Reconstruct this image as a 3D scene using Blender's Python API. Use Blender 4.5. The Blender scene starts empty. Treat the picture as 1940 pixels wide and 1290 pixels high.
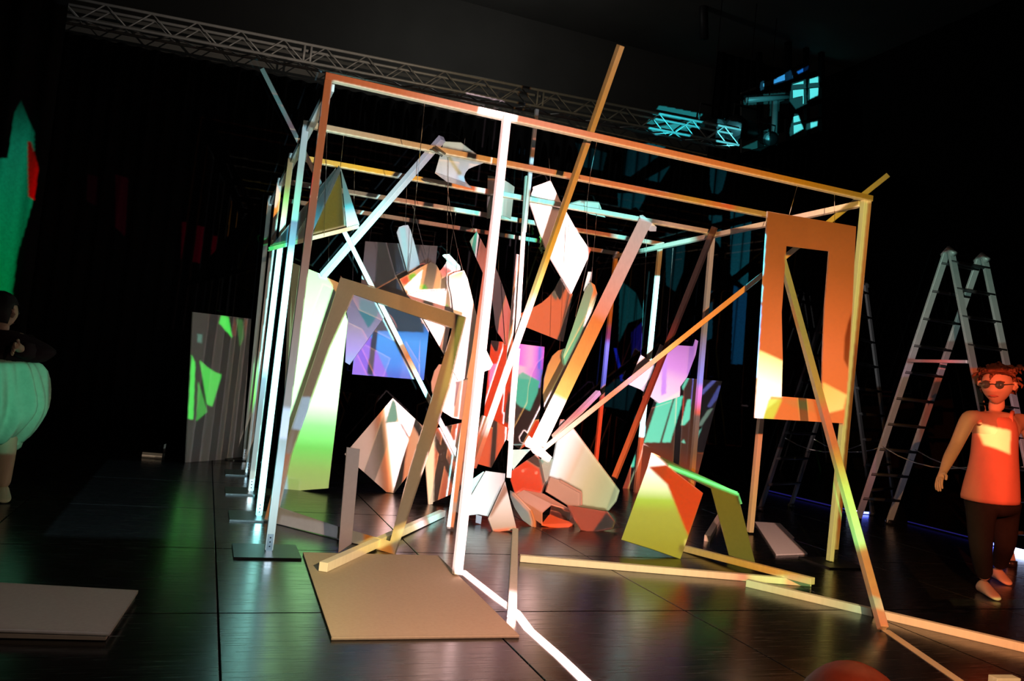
import bpy, bmesh, math, random
import numpy as np
from mathutils import Vector, Matrix

random.seed(4)
S = bpy.context.scene
COL = S.collection
RAD = math.radians

# ------------------------------------------------------------------ camera
CAM = Vector((-.4528, -4.9652, 1.165)); FPX = 1536.9
CF = Vector((0.34835845, 0.93629079, 0.04478791))
CR = Vector((0.93071014, -0.35117346, 0.10225381))
CU = Vector((-0.11146762, -0.00606358, 0.99374957))
cd = bpy.data.cameras.new('camera'); co = bpy.data.objects.new('camera', cd); COL.objects.link(co)
m = Matrix((CR, CU, -CF)).transposed().to_4x4(); m.translation = CAM
co.matrix_world = m
cd.sensor_width = 36; cd.lens = FPX / 1940 * 36; cd.clip_start = .05; cd.clip_end = 100
S.camera = co

# ------------------------------------------------------------------ exposure, world
S.view_settings.view_transform = 'Standard'; S.view_settings.look = 'None'
S.view_settings.exposure = 0; S.view_settings.gamma = 1; S.view_settings.use_curve_mapping = False
wd = bpy.data.worlds.new('world'); S.world = wd; wd.use_nodes = True
wd.node_tree.nodes['Background'].inputs[0].default_value = (.5, .55, .6, 1)
wd.node_tree.nodes['Background'].inputs[1].default_value = .0012

# ------------------------------------------------------------------ two video projectors facing the stage; their slides carry painted light and cast shadows
class Projector:
    """a spot lamp that throws a slide (its colours are painted in the projector's own frame)"""
    def __init__(s, name, pos, target, win, w, h):
        s.pos = Vector(pos); s.F = (Vector(target) - s.pos).normalized()
        s.R = s.F.cross(Vector((0, 0, 1))).normalized(); s.U = s.R.cross(s.F)
        s.win = win; s.w = w; s.h = h; s.ops = []; s.gain = 1.0; s.sat = 1.0
        s.buf = np.zeros((h, w, 3), np.float32)
        l = bpy.data.lights.new(name, 'SPOT'); l.energy = 4 * math.pi ** 2
        l.spot_size = RAD(150); l.spot_blend = 0; l.shadow_soft_size = .012
        o = bpy.data.objects.new(name, l); COL.objects.link(o)
        mm = Matrix((s.R, s.U, -s.F)).transposed().to_4x4(); mm.translation = s.pos; o.matrix_world = mm
        s.img = bpy.data.images.new(name + '_slide', w, h, float_buffer=True)
        s.img.colorspace_settings.name = 'Non-Color'
        l.use_nodes = True; nt = l.node_tree; N = nt.nodes; L = nt.links
        g = N.new('ShaderNodeNewGeometry')
        def dot(v):
            d = N.new('ShaderNodeVectorMath'); d.operation = 'DOT_PRODUCT'
            L.new(g.outputs['Incoming'], d.inputs[0]); d.inputs[1].default_value = v
            return d.outputs['Value']
        def lin(v, a, b):
            q = N.new('ShaderNodeMath'); q.operation = 'DIVIDE'
            L.new(dot(v), q.inputs[0]); L.new(dot(s.F), q.inputs[1])
            k = N.new('ShaderNodeMath'); k.operation = 'MULTIPLY_ADD'
            L.new(q.outputs[0], k.inputs[0]); k.inputs[1].default_value = 1 / (b - a); k.inputs[2].default_value = -a / (b - a)
            return k.outputs[0]
        cb = N.new('ShaderNodeCombineXYZ')
        L.new(lin(s.R, win[0], win[1]), cb.inputs[0]); L.new(lin(s.U, win[2], win[3]), cb.inputs[1])
        t = N.new('ShaderNodeTexImage'); t.image = s.img; t.extension = 'CLIP'
        L.new(cb.outputs[0], t.inputs[0]); L.new(t.outputs[0], N['Emission'].inputs[0])
        N['Emission'].inputs[1].default_value = 1
    def uv(s, p):
        d = Vector(p) - s.pos; z = max(d.dot(s.F), .01)
        a = s.win
        return ((d.dot(s.R) / z - a[0]) / (a[1] - a[0]) * s.w, (d.dot(s.U) / z - a[2]) / (a[3] - a[2]) * s.h)
    def paint(s, pts, col, alb, n=None, key=None, hull=False, grow=1.2, axis=None, cosf=None):
        """col: linear RGB seen on the surface, or a list of stops along axis (two 3D points)"""
        c = sum((Vector(p) for p in pts), Vector()) / len(pts)
        d = s.pos - c; r2 = d.length_squared
        cs = cosf or (d.normalized().dot(n) if n is not None else .8)
        if cs < .02: return
        def st(q):
            l = .3 * q[0] + .6 * q[1] + .1 * q[2]
            return tuple(max(0, l + (x - l) * s.sat) for x in q)
        col = [(t, st(q)) for t, q in col] if isinstance(col, list) else st(col)
        k = r2 / (np.array(alb if isinstance(alb, tuple) else (alb,) * 3) * max(cs, .16))
        s.ops.append((-(key if key is not None else d.length), len(s.ops), [s.uv(p) for p in pts], col, k, hull, grow,
                      None if axis is None else [s.uv(p) for p in axis]))
    def finish(s):
        for _, _, P, col, k, hull, grow, axis in sorted(s.ops, key=lambda o: (o[0], o[1])):
            P = np.array(P, float)
            if hull: P = hull2(P)
            if grow:
                e = np.roll(P, -1, 0) - P; e /= np.linalg.norm(e, axis=1, keepdims=True) + 1e-9
                ar = np.sum(P[:, 0] * np.roll(P[:, 1], -1) - np.roll(P[:, 0], -1) * P[:, 1])
                nn = np.stack([e[:, 1], -e[:, 0]], 1) * (1 if ar > 0 else -1)
                b = nn + np.roll(nn, 1, 0); bl = np.linalg.norm(b, axis=1, keepdims=True) + 1e-6
                P = P + b / bl * grow * np.minimum(2 / bl, 2.5)
            x0, y0 = np.floor(P.min(0)).astype(int); x1, y1 = np.ceil(P.max(0)).astype(int)
            x0, y0 = max(x0, 0), max(y0, 0); x1, y1 = min(x1, s.w - 1), min(y1, s.h - 1)
            if x1 < x0 or y1 < y0: continue
            X, Y = np.meshgrid(np.arange(x0, x1 + 1) + .5, np.arange(y0, y1 + 1) + .5)
            ins = np.zeros(X.shape, bool)
            for i in range(len(P)):
                a, b = P[i], P[i - 1]
                if a[1] == b[1]: continue
                ins ^= ((a[1] > Y) != (b[1] > Y)) & (X < (b[0] - a[0]) * (Y - a[1]) / (b[1] - a[1]) + a[0])
            blk = s.buf[y0:y1 + 1, x0:x1 + 1]
            if axis is not None and isinstance(col, list):
                A, B = np.array(axis[0]), np.array(axis[1]); d = B - A
                t = ((X - A[0]) * d[0] + (Y - A[1]) * d[1]) / (d @ d + 1e-9)
                ts = [q[0] for q in col]
                V = np.stack([np.interp(t, ts, [q[1][j] for q in col]) for j in range(3)], -1) * k
                blk[ins] = V[ins]
            else:
                if isinstance(col, list): col = col[0][1]
                blk[ins] = np.array(col) * k
        a = np.ones((s.h, s.w, 4), np.float32); a[..., :3] = s.buf * s.gain
        s.img.pixels.foreach_set(a.ravel()); s.img.update(); s.img.pack()

def hull2(P):
    pts = sorted(map(tuple, P))
    def half(q):
        h = []
        for p in q:
            while len(h) > 1 and (h[-1][0]-h[-2][0])*(p[1]-h[-2][1]) - (h[-1][1]-h[-2][1])*(p[0]-h[-2][0]) <= 0: h.pop()
            h.append(p)
        return h[:-1]
    return np.array(half(pts) + half(pts[::-1]))

PA = Projector('cool_projector', (-.3, -5.05, 1.02), (1.9, 1.5, 1.5), (-1.05, 1.1, -.72, .68), 2700, 1720)
PB = Projector('warm_projector', (.65, -5.05, 1.85), (2.0, 1.5, 1.2), (-1.2, 1.2, -1.3, .62), 2600, 2050)

def lin1(v):
    v /= 255
    return v / 12.92 if v <= .04045 else ((v + .055) / 1.055) ** 2.4
def c(r, g, b, k=1): return (lin1(r) * k, lin1(g) * k, lin1(b) * k)
PB.gain = .88; PB.sat = 1.07; PA.sat = 1.04
WHITE = (3.6, 2.3, 2.15)
COLD = (1.05, 2.9, 2.65)
GREENW = (1.05, 2.2, 1.02)
CYAN = c(150, 245, 230)
PB.buf[:] = np.array(c(44, 33, 25)) * 30 / .75
PA.buf[:] = np.array(c(10, 13, 14)) * 30 / .75

wl_ = bpy.data.lights.new('wall_fill_light', 'POINT'); wl_.energy = 20; wl_.color = (1, .97, .9); wl_.shadow_soft_size = .1  # added unseen fill, lifts the upper back wall and ceiling
wo_ = bpy.data.objects.new('wall_fill_light', wl_); COL.objects.link(wo_); wo_.location = (3.6, 8.6, 7.4)
# ------------------------------------------------------------------ picture-ray helpers
def ray(px, py): return CF + CR * ((px - 970) / FPX) - CU * ((py - 645) / FPX)
def P(px, py, Y):
    d = ray(px, py); return CAM + d * ((Y - CAM.y) / d.y)
def G(px, py, z=0.0):
    d = ray(px, py); return CAM + d * ((z - CAM.z) / d.z)
def PL(pt, yaw=0, tilt=0):
    """plane through a point; its normal looks at -Y, turned by yaw (to +X) and tilted up"""
    y, t = RAD(yaw), RAD(tilt)
    return (Vector(pt), Vector((math.sin(y) * math.cos(t), -math.cos(y) * math.cos(t), math.sin(t))))
def on(pl, px, py):
    d = ray(px, py); return CAM + d * ((pl[0] - CAM).dot(pl[1]) / d.dot(pl[1]))

# ------------------------------------------------------------------ materials
ALB = {}
def albedo(key): return ALB[M[key].name]
def mat(name, col, rough=.6, spec=.3, metal=0, noise=None, bump=0, scale=(1, 1, 1), emit=None, estr=1):
    mt = bpy.data.materials.new(name); mt.use_nodes = True; ALB[name] = tuple(col)
    nt = mt.node_tree; N = nt.nodes; L = nt.links; b = N['Principled BSDF']
    b.inputs['Base Color'].default_value = (*col, 1); b.inputs['Roughness'].default_value = rough
    b.inputs['Specular IOR Level'].default_value = spec; b.inputs['Metallic'].default_value = metal
    if noise:
        tc = N.new('ShaderNodeTexCoord'); mp = N.new('ShaderNodeMapping'); mp.inputs['Scale'].default_value = scale
        nz = N.new('ShaderNodeTexNoise'); nz.inputs['Scale'].default_value = noise[0]; nz.inputs['Detail'].default_value = 5
        L.new(tc.outputs['Object'], mp.inputs[0]); L.new(mp.outputs[0], nz.inputs['Vector'])
        rp = N.new('ShaderNodeMix'); rp.data_type = 'RGBA'
        rp.inputs[6].default_value = (*[x * (1 - noise[1]) for x in col], 1); rp.inputs[7].default_value = (*[min(1, x * (1 + noise[1])) for x in col], 1)
        L.new(nz.outputs['Fac'], rp.inputs[0]); L.new(rp.outputs[2], b.inputs['Base Color'])
        if bump:
            bp = N.new('ShaderNodeBump'); bp.inputs['Strength'].default_value = bump; bp.inputs['Distance'].default_value = .01
            L.new(nz.outputs['Fac'], bp.inputs['Height']); L.new(bp.outputs[0], b.inputs['Normal'])
    if emit:
        b.inputs['Emission Color'].default_value = (*emit, 1); b.inputs['Emission Strength'].default_value = estr
    return mt
M = {}
M['pine'] = mat('pine_wood', (.76, .70, .60), .65, .2, noise=(3, .12), scale=(14, 14, 1.5))
M['darkwood'] = mat('dark_stained_wood', (.16, .09, .06), .6, .3, noise=(3, .3), scale=(14, 14, 1.5))
M['board'] = mat('white_painted_board', (.77, .75, .72), .85, .04, noise=(22, .03))
M['card'] = mat('raw_fibreboard', (.42, .36, .29), .8, .15, noise=(60, .1))
M['hard'] = mat('brown_hardboard', (.56, .48, .39), .7, .2, noise=(40, .08))
M['steel'] = mat('dark_steel_plate', (.05, .055, .055), .45, .5, metal=.4, noise=(9, .3))
M['zinc'] = mat('zinc_bracket', (.5, .52, .54), .3, .5, metal=1)
M['alu'] = mat('aluminium', (.55, .56, .56), .42, .5, metal=.15, noise=(12, .12))
M['darkalu'] = mat('dull_aluminium', (.07, .07, .075), .5, .4, metal=.5)
M['black'] = mat('black_plastic', (.012, .012, .013), .5, .3)
M['cord'] = mat('hanging_cord', (.35, .33, .31), .6, .2)
M['curtain'] = mat('black_stage_cloth', (.03, .03, .032), .95, .03, noise=(30, .3))
M['curtain2'] = mat('grey_stage_cloth', (.16, .16, .16), .95, .05, noise=(30, .2))
M['dark'] = mat('black_painted_wall', (.012, .012, .012), .9, .1)
M['grey'] = mat('grey_painted_wall', (.2, .2, .19), .9, .1, noise=(.6, .35))
M['tape'] = mat('white_floor_tape', (.8, .79, .77), .55, .2)
M['leaf'] = mat('green_foil', (.25, .5, .28), .5, .3)

def floor_mat():
    mt = bpy.data.materials.new('black_stage_floor'); mt.use_nodes = True
    nt = mt.node_tree; N = nt.nodes; L = nt.links; b = N['Principled BSDF']
    tc = N.new('ShaderNodeTexCoord')
    mp = N.new('ShaderNodeMapping'); mp.inputs['Scale'].default_value = (1.2, 26, 1)
    nz = N.new('ShaderNodeTexNoise'); nz.inputs['Scale'].default_value = 3; nz.inputs['Detail'].default_value = 7
    L.new(tc.outputs['Object'], mp.inputs[0]); L.new(mp.outputs[0], nz.inputs['Vector'])
    n2 = N.new('ShaderNodeTexNoise'); n2.inputs['Scale'].default_value = 34; n2.inputs['Detail'].default_value = 4
    L.new(tc.outputs['Object'], n2.inputs['Vector'])
    r = N.new('ShaderNodeMapRange'); r.inputs[1].default_value = .35; r.inputs[2].default_value = .7
    r.inputs[3].default_value = .18; r.inputs[4].default_value = .3
    L.new(nz.outputs['Fac'], r.inputs[0]); L.new(r.outputs[0], b.inputs['Roughness'])
    cr = N.new('ShaderNodeValToRGB'); cr.color_ramp.elements[0].color = (.010, .010, .0105, 1); cr.color_ramp.elements[1].color = (.032, .031, .031, 1)
    cr.color_ramp.elements[0].position = .35; cr.color_ramp.elements[1].position = .75
    mx = N.new('ShaderNodeMath'); mx.operation = 'MULTIPLY'; 
    ad = N.new('ShaderNodeMath'); ad.operation = 'ADD'
    L.new(nz.outputs['Fac'], ad.inputs[0]); L.new(n2.outputs['Fac'], ad.inputs[1])
    L.new(ad.outputs[0], mx.inputs[0]); mx.inputs[1].default_value = .5
    L.new(mx.outputs[0], cr.inputs[0]); L.new(cr.outputs[0], b.inputs['Base Color'])
    bp = N.new('ShaderNodeBump'); bp.inputs['Strength'].default_value = .06; bp.inputs['Distance'].default_value = .004
    L.new(nz.outputs['Fac'], bp.inputs['Height']); L.new(bp.outputs[0], b.inputs['Normal'])
    b.inputs['IOR'].default_value = 1.5; b.inputs['Specular IOR Level'].default_value = .5
    return mt
M['floor'] = floor_mat()

# ------------------------------------------------------------------ object helpers
def tag(o, label=None, cat=None, group=None, kind=None):
    for k, v in (('label', label), ('category', cat), ('group', group), ('kind', kind)):
        if v: o[k] = v
    return o
def link_mesh(name, verts, faces, mt, parent=None, smooth=False):
    vs = [Vector(v) for v in verts]
    base = Vector((sum(v.x for v in vs) / len(vs), sum(v.y for v in vs) / len(vs), min(v.z for v in vs)))
    me = bpy.data.meshes.new(name); me.from_pydata([v - base for v in vs], [], faces); me.update()
    bm = bmesh.new(); bm.from_mesh(me); bmesh.ops.recalc_face_normals(bm, faces=bm.faces); bm.to_mesh(me); bm.free()
    me.materials.append(mt)
    if smooth:
        for p in me.polygons: p.use_smooth = True
    o = bpy.data.objects.new(name, me); COL.objects.link(o)
    put(o, base, parent); return o
def wloc(o):
    v = Vector(o.location)
    while o.parent: o = o.parent; v = v + Vector(o.location)
    return v
def put(o, base, parent):
    if parent: o.parent = parent; o.location = base - wloc(parent)
    else: o.location = base
def empty(name, loc):
    o = bpy.data.objects.new(name, None); COL.objects.link(o); o.location = loc; o.empty_display_size = .1
    return o
def boxgeo(p1, p2, w, h, up=Vector((0, 0, 1))):
    p1, p2 = Vector(p1), Vector(p2); d = (p2 - p1).normalized()
    if abs(d.dot(up)) > .97: up = Vector((0, -1, 0))
    s = d.cross(up).normalized(); u = s.cross(d)
    vs = []
    for p in (p1, p2):
        for a, b in ((-1, -1), (1, -1), (1, 1), (-1, 1)): vs.append(p + s * (a * w / 2) + u * (b * h / 2))
    return vs, [(0, 3, 2, 1), (4, 5, 6, 7), (0, 1, 5, 4), (1, 2, 6, 5), (2, 3, 7, 6), (3, 0, 4, 7)]
def bevel(o, w=.002):
    bm = bmesh.new(); bm.from_mesh(o.data)
    bmesh.ops.bevel(bm, geom=list(bm.edges), offset=w, segments=1, affect='EDGES')
    bm.to_mesh(o.data); bm.free()
def batten(name, p1, p2, w=.046, h=.046, mt='pine', A=None, B=None, parent=None, up=Vector((0, 0, 1)), key=None, cosf=.75):
    vs, fs = boxgeo(p1, p2, w, h, up)
    o = link_mesh(name, vs, fs, M[mt], parent); bevel(o, .002)
    for pr, col in ((PA, A), (PB, B)):
        if col is not None: pr.paint(vs, col, albedo(mt), hull=True, axis=(p1, p2), cosf=cosf, key=key, grow=1.3)
    return o
def tube(name, pts, r, mt, parent=None, n=8, smooth=True):
    vs, fs = [], []
    pts = [Vector(p) for p in pts]
    for i, p in enumerate(pts):
        d = (pts[min(i + 1, len(pts) - 1)] - pts[max(i - 1, 0)]).normalized()
        u = Vector((0, 0, 1)) if abs(d.z) < .9 else Vector((0, 1, 0))
        s = d.cross(u).normalized(); u = s.cross(d)
        rr = r[i] if isinstance(r, (list, tuple)) else r
        for k in range(n):
            a = 2 * math.pi * k / n; vs.append(p + s * (math.cos(a) * rr) + u * (math.sin(a) * rr))
    for i in range(len(pts) - 1):
        for k in range(n):
            fs.append((i * n + k, i * n + (k + 1) % n, (i + 1) * n + (k + 1) % n, (i + 1) * n + k))
    fs.append(tuple(range(n))[::-1]); fs.append(tuple((len(pts) - 1) * n + k for k in range(n)))
    return link_mesh(name, vs, fs, M[mt], parent, smooth)
def cord(p1, p2, parent, sag=0):
    p1, p2 = Vector(p1), Vector(p2)
    tube('cord', [p1.lerp(p2, t) - Vector((sag * 4 * t * (1 - t), 0, 0)) for t in ((0, .25, .5, .75, 1) if sag else (0, 1))], .0022, 'cord', parent, 5)

def board(name, px, pl=None, thick=.014, mt='board', A=None, B=None, pa=(), pb=(), parent=None, label=None, cat='panel', group=None, axis=None, alb=None, key=None):
    alb = albedo(mt)
    """flat board: outline in the picture put on its own plane (or each corner with its own depth)"""
    if pl is None: pts = [P(*q) if len(q) == 3 else q[0] for q in px]; n = face_normal(pts)
    else: pts = [on(pl, *q) for q in px]; n = pl[1]
    k = len(pts)
    vs = pts + [p - n * thick for p in pts]
    fs = [tuple(range(k)), tuple(range(2 * k - 1, k - 1, -1))] + [(i, (i + 1) % k, k + (i + 1) % k, k + i) for i in range(k)]
    o = link_mesh(name, vs, fs, M[mt], parent)
    if label: tag(o, label, cat, group)
    cen = sum(pts, Vector()) / k
    ax = None if axis is None else [on(pl, *q) if pl else P(*q) for q in axis]
    for pr, col, patches in ((PA, A, pa), (PB, B, pb)):
        kk = key if key is not None else (pr.pos - cen).length
        if col is not None: pr.paint(pts, col, alb, n, key=kk, axis=ax)
        for poly, pc, *rest in patches:
            pp = [on(pl, *q) for q in poly] if pl else [P(q[0], q[1], cen.y) for q in poly]
            pr.paint(pp, pc, alb, n, key=kk, grow=0, axis=[on(pl, *q) for q in rest[0]] if rest else None)
    return o
def face_normal(pts):
    n = Vector()
    for i in range(len(pts)): n += (pts[i] - pts[0]).cross(pts[(i + 1) % len(pts)] - pts[0])
    n.normalize()
    cen = sum(pts, Vector()) / len(pts)
    return n if n.dot(CAM - cen) > 0 else -n
def sheet(name, rows, thick=.008, mt='board', A=None, B=None, parent=None, label=None, cat='panel', sub=3):
    """bent sheet lofted through rows of (left, right) points given as px, py, depth"""
    R_ = [(P(*a), P(*b)) for a, b in rows]
    dense = []
    for i in range(len(R_) - 1):
        p0, p1, p2, p3 = R_[max(i - 1, 0)], R_[i], R_[i + 1], R_[min(i + 2, len(R_) - 1)]
        for k in range(sub):
            t = k / sub
            dense.append(tuple(.5 * ((2 * p1[j]) + (p2[j] - p0[j]) * t + (2 * p0[j] - 5 * p1[j] + 4 * p2[j] - p3[j]) * t * t + (3 * p1[j] - p0[j] - 3 * p2[j] + p3[j]) * t ** 3) for j in (0, 1)))
    dense.append(R_[-1])
    n = len(dense); vs = []; nr = []
    for i in range(n):
        a = dense[min(i + 1, n - 1)]; b = dense[max(i - 1, 0)]
        d = (a[0] + a[1] - b[0] - b[1]); w = dense[i][1] - dense[i][0]
        q = w.cross(d)
        if q.length < 1e-9: q = Vector((0, -1, 0))
        q.normalize()
        if q.dot(CAM - dense[i][0]) < 0: q = -q
        nr.append(q)
    for i in range(n): vs += [dense[i][0], dense[i][1], dense[i][1] - nr[i] * thick, dense[i][0] - nr[i] * thick]
    fs = [(0, 1, 2, 3), tuple((n - 1) * 4 + k for k in (3, 2, 1, 0))]
    for i in range(n - 1):
        for k in range(4): fs.append((i * 4 + k, i * 4 + (k + 1) % 4, i * 4 + 4 + (k + 1) % 4, i * 4 + 4 + k))
    o = link_mesh(name, vs, fs, M[mt], parent)
    if label: tag(o, label, cat)
    ol = [d[0] for d in dense] + [d[1] for d in dense[::-1]]
    cen = sum(ol, Vector()) / len(ol); nn = sum(nr, Vector()).normalized()
    axis = ((dense[0][0] + dense[0][1]) / 2, (dense[-1][0] + dense[-1][1]) / 2)
    for pr, col in ((PA, A), (PB, B)):
        if col is not None: pr.paint(ol, col, albedo(mt), nn, axis=axis)
    return o
def ring_board(name, outer, inner, pl, thick=.012, mt='board', A=None, B=None, pa=(), pb=(), label=None, cat='panel', alb=None, axis=None):
    alb = albedo(mt)
    """board with a cut-out: outer and inner outlines with the same number of corners"""
    k = len(outer); f = [on(pl, *q) for q in outer] + [on(pl, *q) for q in inner]
    vs = f + [p - pl[1] * thick for p in f]; b = 2 * k; fs = []
    for i in range(k):
        j = (i + 1) % k
        fs += [(i, j, k + j, k + i), (b + i, b + k + i, b + k + j, b + j), (i, b + i, b + j, j), (k + i, k + j, b + k + j, b + k + i)]
    o = link_mesh(name, vs, fs, M[mt]); tag(o, label, cat)
    ax = None if axis is None else [on(pl, *q) for q in axis]
    for pr, col, patches in ((PA, A, pa), (PB, B, pb)):
        kk = (pr.pos - sum(f, Vector()) / len(f)).length
        if col is not None:
            for i in range(k):
                j = (i + 1) % k
                pr.paint([f[i], f[j], f[k + j], f[k + i]], col, alb, pl[1], key=kk, axis=ax)
        for poly, pc, *rest in patches:
            pr.paint([on(pl, *q) for q in poly], pc, alb, pl[1], key=kk, grow=0, axis=[on(pl, *q) for q in rest[0]] if rest else None)
    return o

# ================================================================== THE SETTING
def plane_box(name, lo, hi, mt):
    x0, y0, z0 = lo; x1, y1, z1 = hi
    vs = [(x0, y0, z0), (x1, y0, z0), (x1, y1, z0), (x0, y1, z0), (x0, y0, z1), (x1, y0, z1), (x1, y1, z1), (x0, y1, z1)]
    return tag(link_mesh(name, vs, [(0, 3, 2, 1), (4, 5, 6, 7), (0, 1, 5, 4), (1, 2, 6, 5), (2, 3, 7, 6), (3, 0, 4, 7)], M[mt]), kind='structure')
fl = plane_box('floor', (-7, -7, -.2), (12.5, 11.5, -.02), 'dark')
wb = plane_box('wall_back', (-7, 11.5, -.2), (12.5, 11.7, 9), 'grey')
plane_box('wall_left', (-7.2, -7, -.2), (-7, 11.5, 9), 'dark')
plane_box('wall_right', (12.5, -7, -.2), (12.7, 11.5, 9), 'dark')
plane_box('ceiling', (-7, -7, 9), (12.5, 11.5, 9.2), 'grey')
xs = [-.28 + 1.2 * i for i in range(-5, 10)]
ys = [.06 + 1.22 * i for i in range(-5, 7)]
tile = None
for x in xs:
    for y in ys:
        if tile is None:
            vs, fs = boxgeo((x + .6, y + .004, -.01), (x + .6, y + 1.216, -.01), 1.193, .02)
            tile = link_mesh('floor_panel', vs, fs, M['floor'], fl); bevel(tile, .002)
            t0 = Vector(tile.location); tx, ty = x, y
        else:
            o = tile.copy(); COL.objects.link(o); o.location = t0 + Vector((x - tx, y - ty, 0))
PA.paint([(-1.2, .3, 0), (.2, .3, 0), (.4, 3.5, 0), (-1.2, 3.5, 0)], c(8, 12, 13), .03, Vector((0, 0, 1)))

# black stage curtain behind everything: pleated widths
def drape(name, x0, x1, y0, y1, z0, z1, mt, label, group=None, pitch=.22, amp=.05, cat='curtain'):
    n = int(abs(x1 - x0) / pitch * 8) + 1
    vs, fs = [], []
    for i in range(n + 1):
        t = i / n; x = x0 + (x1 - x0) * t; y = y0 + (y1 - y0) * t
        a = math.sin(i / 8 * 2 * math.pi) + .35 * math.sin(i / 8 * 2 * math.pi * .37 + x)
        vs += [(x, y + amp * a, z0), (x, y + amp * a * .7, z1), (x, y + amp * a * .7 + .006, z1), (x, y + amp * a + .006, z0)]
    for i in range(n):
        for k in range(4): fs.append((i * 4 + k, i * 4 + (k + 1) % 4, i * 4 + 4 + (k + 1) % 4, i * 4 + 4 + k))
    o = link_mesh(name, vs, fs, M[mt], None, True); return tag(o, label, cat, group)
drape('stage_curtain', -6.8, 10.3, 7.6, 6.95, .0, 5.2, 'curtain', 'black pleated stage curtain across the back, behind the wooden structure')
CPL = PL((4, 7.16, 2), -2.3, 0)
teal = c(9, 48, 54)
for poly, cc in (([(1208, 348), (1270, 314), (1243, 357)], teal), ([(1090, 270), (1150, 290), (1140, 330), (1110, 340)], c(6, 34, 38)),
                 ([(1185, 285), (1290, 265), (1180, 345)], c(6, 38, 44)), ([(1345, 315), (1378, 325), (1368, 360), (1352, 378), (1345, 350)], c(8, 44, 50)),
                 ([(1170, 366), (1228, 366), (1208, 400), (1172, 397)], teal), ([(1343, 408), (1368, 408), (1366, 470), (1345, 440)], teal),
                 ([(1384, 393), (1413, 384), (1431, 443), (1431, 560), (1384, 520)], c(10, 52, 60)), ([(1390, 540), (1425, 560), (1420, 690), (1385, 690)], c(8, 40, 62)),
                 ([(1174, 530), (1205, 555), (1222, 600), (1190, 612), (1172, 650)], c(8, 44, 46)), ([(1260, 440), (1300, 450), (1290, 560), (1262, 540)], c(6, 34, 38)),
                 ([(1196, 630), (1216, 610), (1222, 680), (1196, 700)], c(10, 8, 60)), ([(1163, 660), (1168, 660), (1182, 720), (1176, 722)], c(16, 26, 130)),
                 ([(1145, 720), (1215, 715), (1200, 780), (1145, 770)], c(7, 26, 30)), ([(1330, 560), (1350, 550), (1350, 640), (1330, 650)], c(8, 34, 44))):
    PA.paint([on(CPL, *q) for q in poly], cc, .036, CPL[1], grow=0)
for poly, cc in (([(345, 420), (395, 432), (385, 500), (342, 490)], c(34, 1, 5)), ([(402, 445), (452, 462), (448, 520), (400, 514)], c(46, 2, 7)),
                 ([(220, 330), (244, 338), (238, 448), (218, 430)], c(18, 1, 3)), ([(166, 330), (186, 334), (184, 390), (164, 380)], c(10, 1, 2))):
    PB.paint([on(CPL, *q) for q in poly], cc, .036, CPL[1], grow=0)
o = drape('black_side_drape', *(P(1368, 0, 10.6).x, 12.3), 10.6, 10.6, 4.0, 9.0, 'curtain', 'tall black drape at upper right behind the lighting gallery', amp=.03)
# left leg curtain with coloured light
DL = P(78, 400, 4.6)
drape('side_curtain', -5.2, DL.x, 4.7, 4.6, .0, 5.8, 'curtain', 'black side curtain at far left catching green and orange light', amp=.06, pitch=.3)
DPL = PL((-3, 4.58, 2), 2, 0)
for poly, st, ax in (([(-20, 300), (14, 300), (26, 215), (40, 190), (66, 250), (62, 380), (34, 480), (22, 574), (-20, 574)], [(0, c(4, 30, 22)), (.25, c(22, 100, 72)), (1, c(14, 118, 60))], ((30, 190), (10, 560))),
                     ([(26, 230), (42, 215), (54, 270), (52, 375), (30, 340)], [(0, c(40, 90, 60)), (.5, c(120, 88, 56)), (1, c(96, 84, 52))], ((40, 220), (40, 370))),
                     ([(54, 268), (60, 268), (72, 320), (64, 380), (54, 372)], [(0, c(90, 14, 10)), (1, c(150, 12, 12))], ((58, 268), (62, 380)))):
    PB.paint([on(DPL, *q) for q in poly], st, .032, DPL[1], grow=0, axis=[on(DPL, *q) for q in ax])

# ================================================================== LIGHTING TRUSS AND GALLERY
tr = empty('lighting_truss', (1.8, 6.32, 5.2)); tag(tr, 'long silver box truss hanging along the top of the curtain', 'truss')
ta, tb = G(60, 18, 5.2), G(1400, 275, 5.2)
td = (tb - ta).normalized(); ts_ = Vector((-td.y, td.x, 0)); TW = .25
chords = [(0, 0), (0, TW), (TW, 0), (TW, TW)]
for a, b in chords:
    o = tube('chord', [ta + ts_ * a + Vector((0, 0, b)), tb + ts_ * a + Vector((0, 0, b))], .021, 'alu', tr, 8)
nb = int((tb - ta).length / .56)
step = (tb - ta) / nb
brace = {}
for i in range(nb):
    for face in range(3):
        q = ta + step * i
        if face == 0: e = (q, q + step * .5 + Vector((0, 0, TW)), q + step)
        elif face == 1: e = (q + ts_ * TW, q + ts_ * TW + step * .5 + Vector((0, 0, TW)), q + ts_ * TW + step)
        else: e = (q, q + ts_ * TW + step * .5, q + step)
        for k in range(2):
            key = (face, k)
            if key not in brace:
                ob = tube('brace', [e[k], e[k + 1]], .009, 'alu', tr, 6); brace[key] = (ob, q.copy())
            else:
                ob = brace[key][0].copy(); COL.objects.link(ob); ob.location = brace[key][0].location + (q - brace[key][1])
for i in range(0, nb, 6):
    q = ta + step * i
    tube('joint_bar', [q, q + Vector((0, 0, TW))], .016, 'alu', tr, 6)
    tube('joint_bar', [q + td * .09, q + td * .09 + Vector((0, 0, TW))], .016, 'alu', tr, 6)
tk = (PB.pos - tb).length
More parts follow.
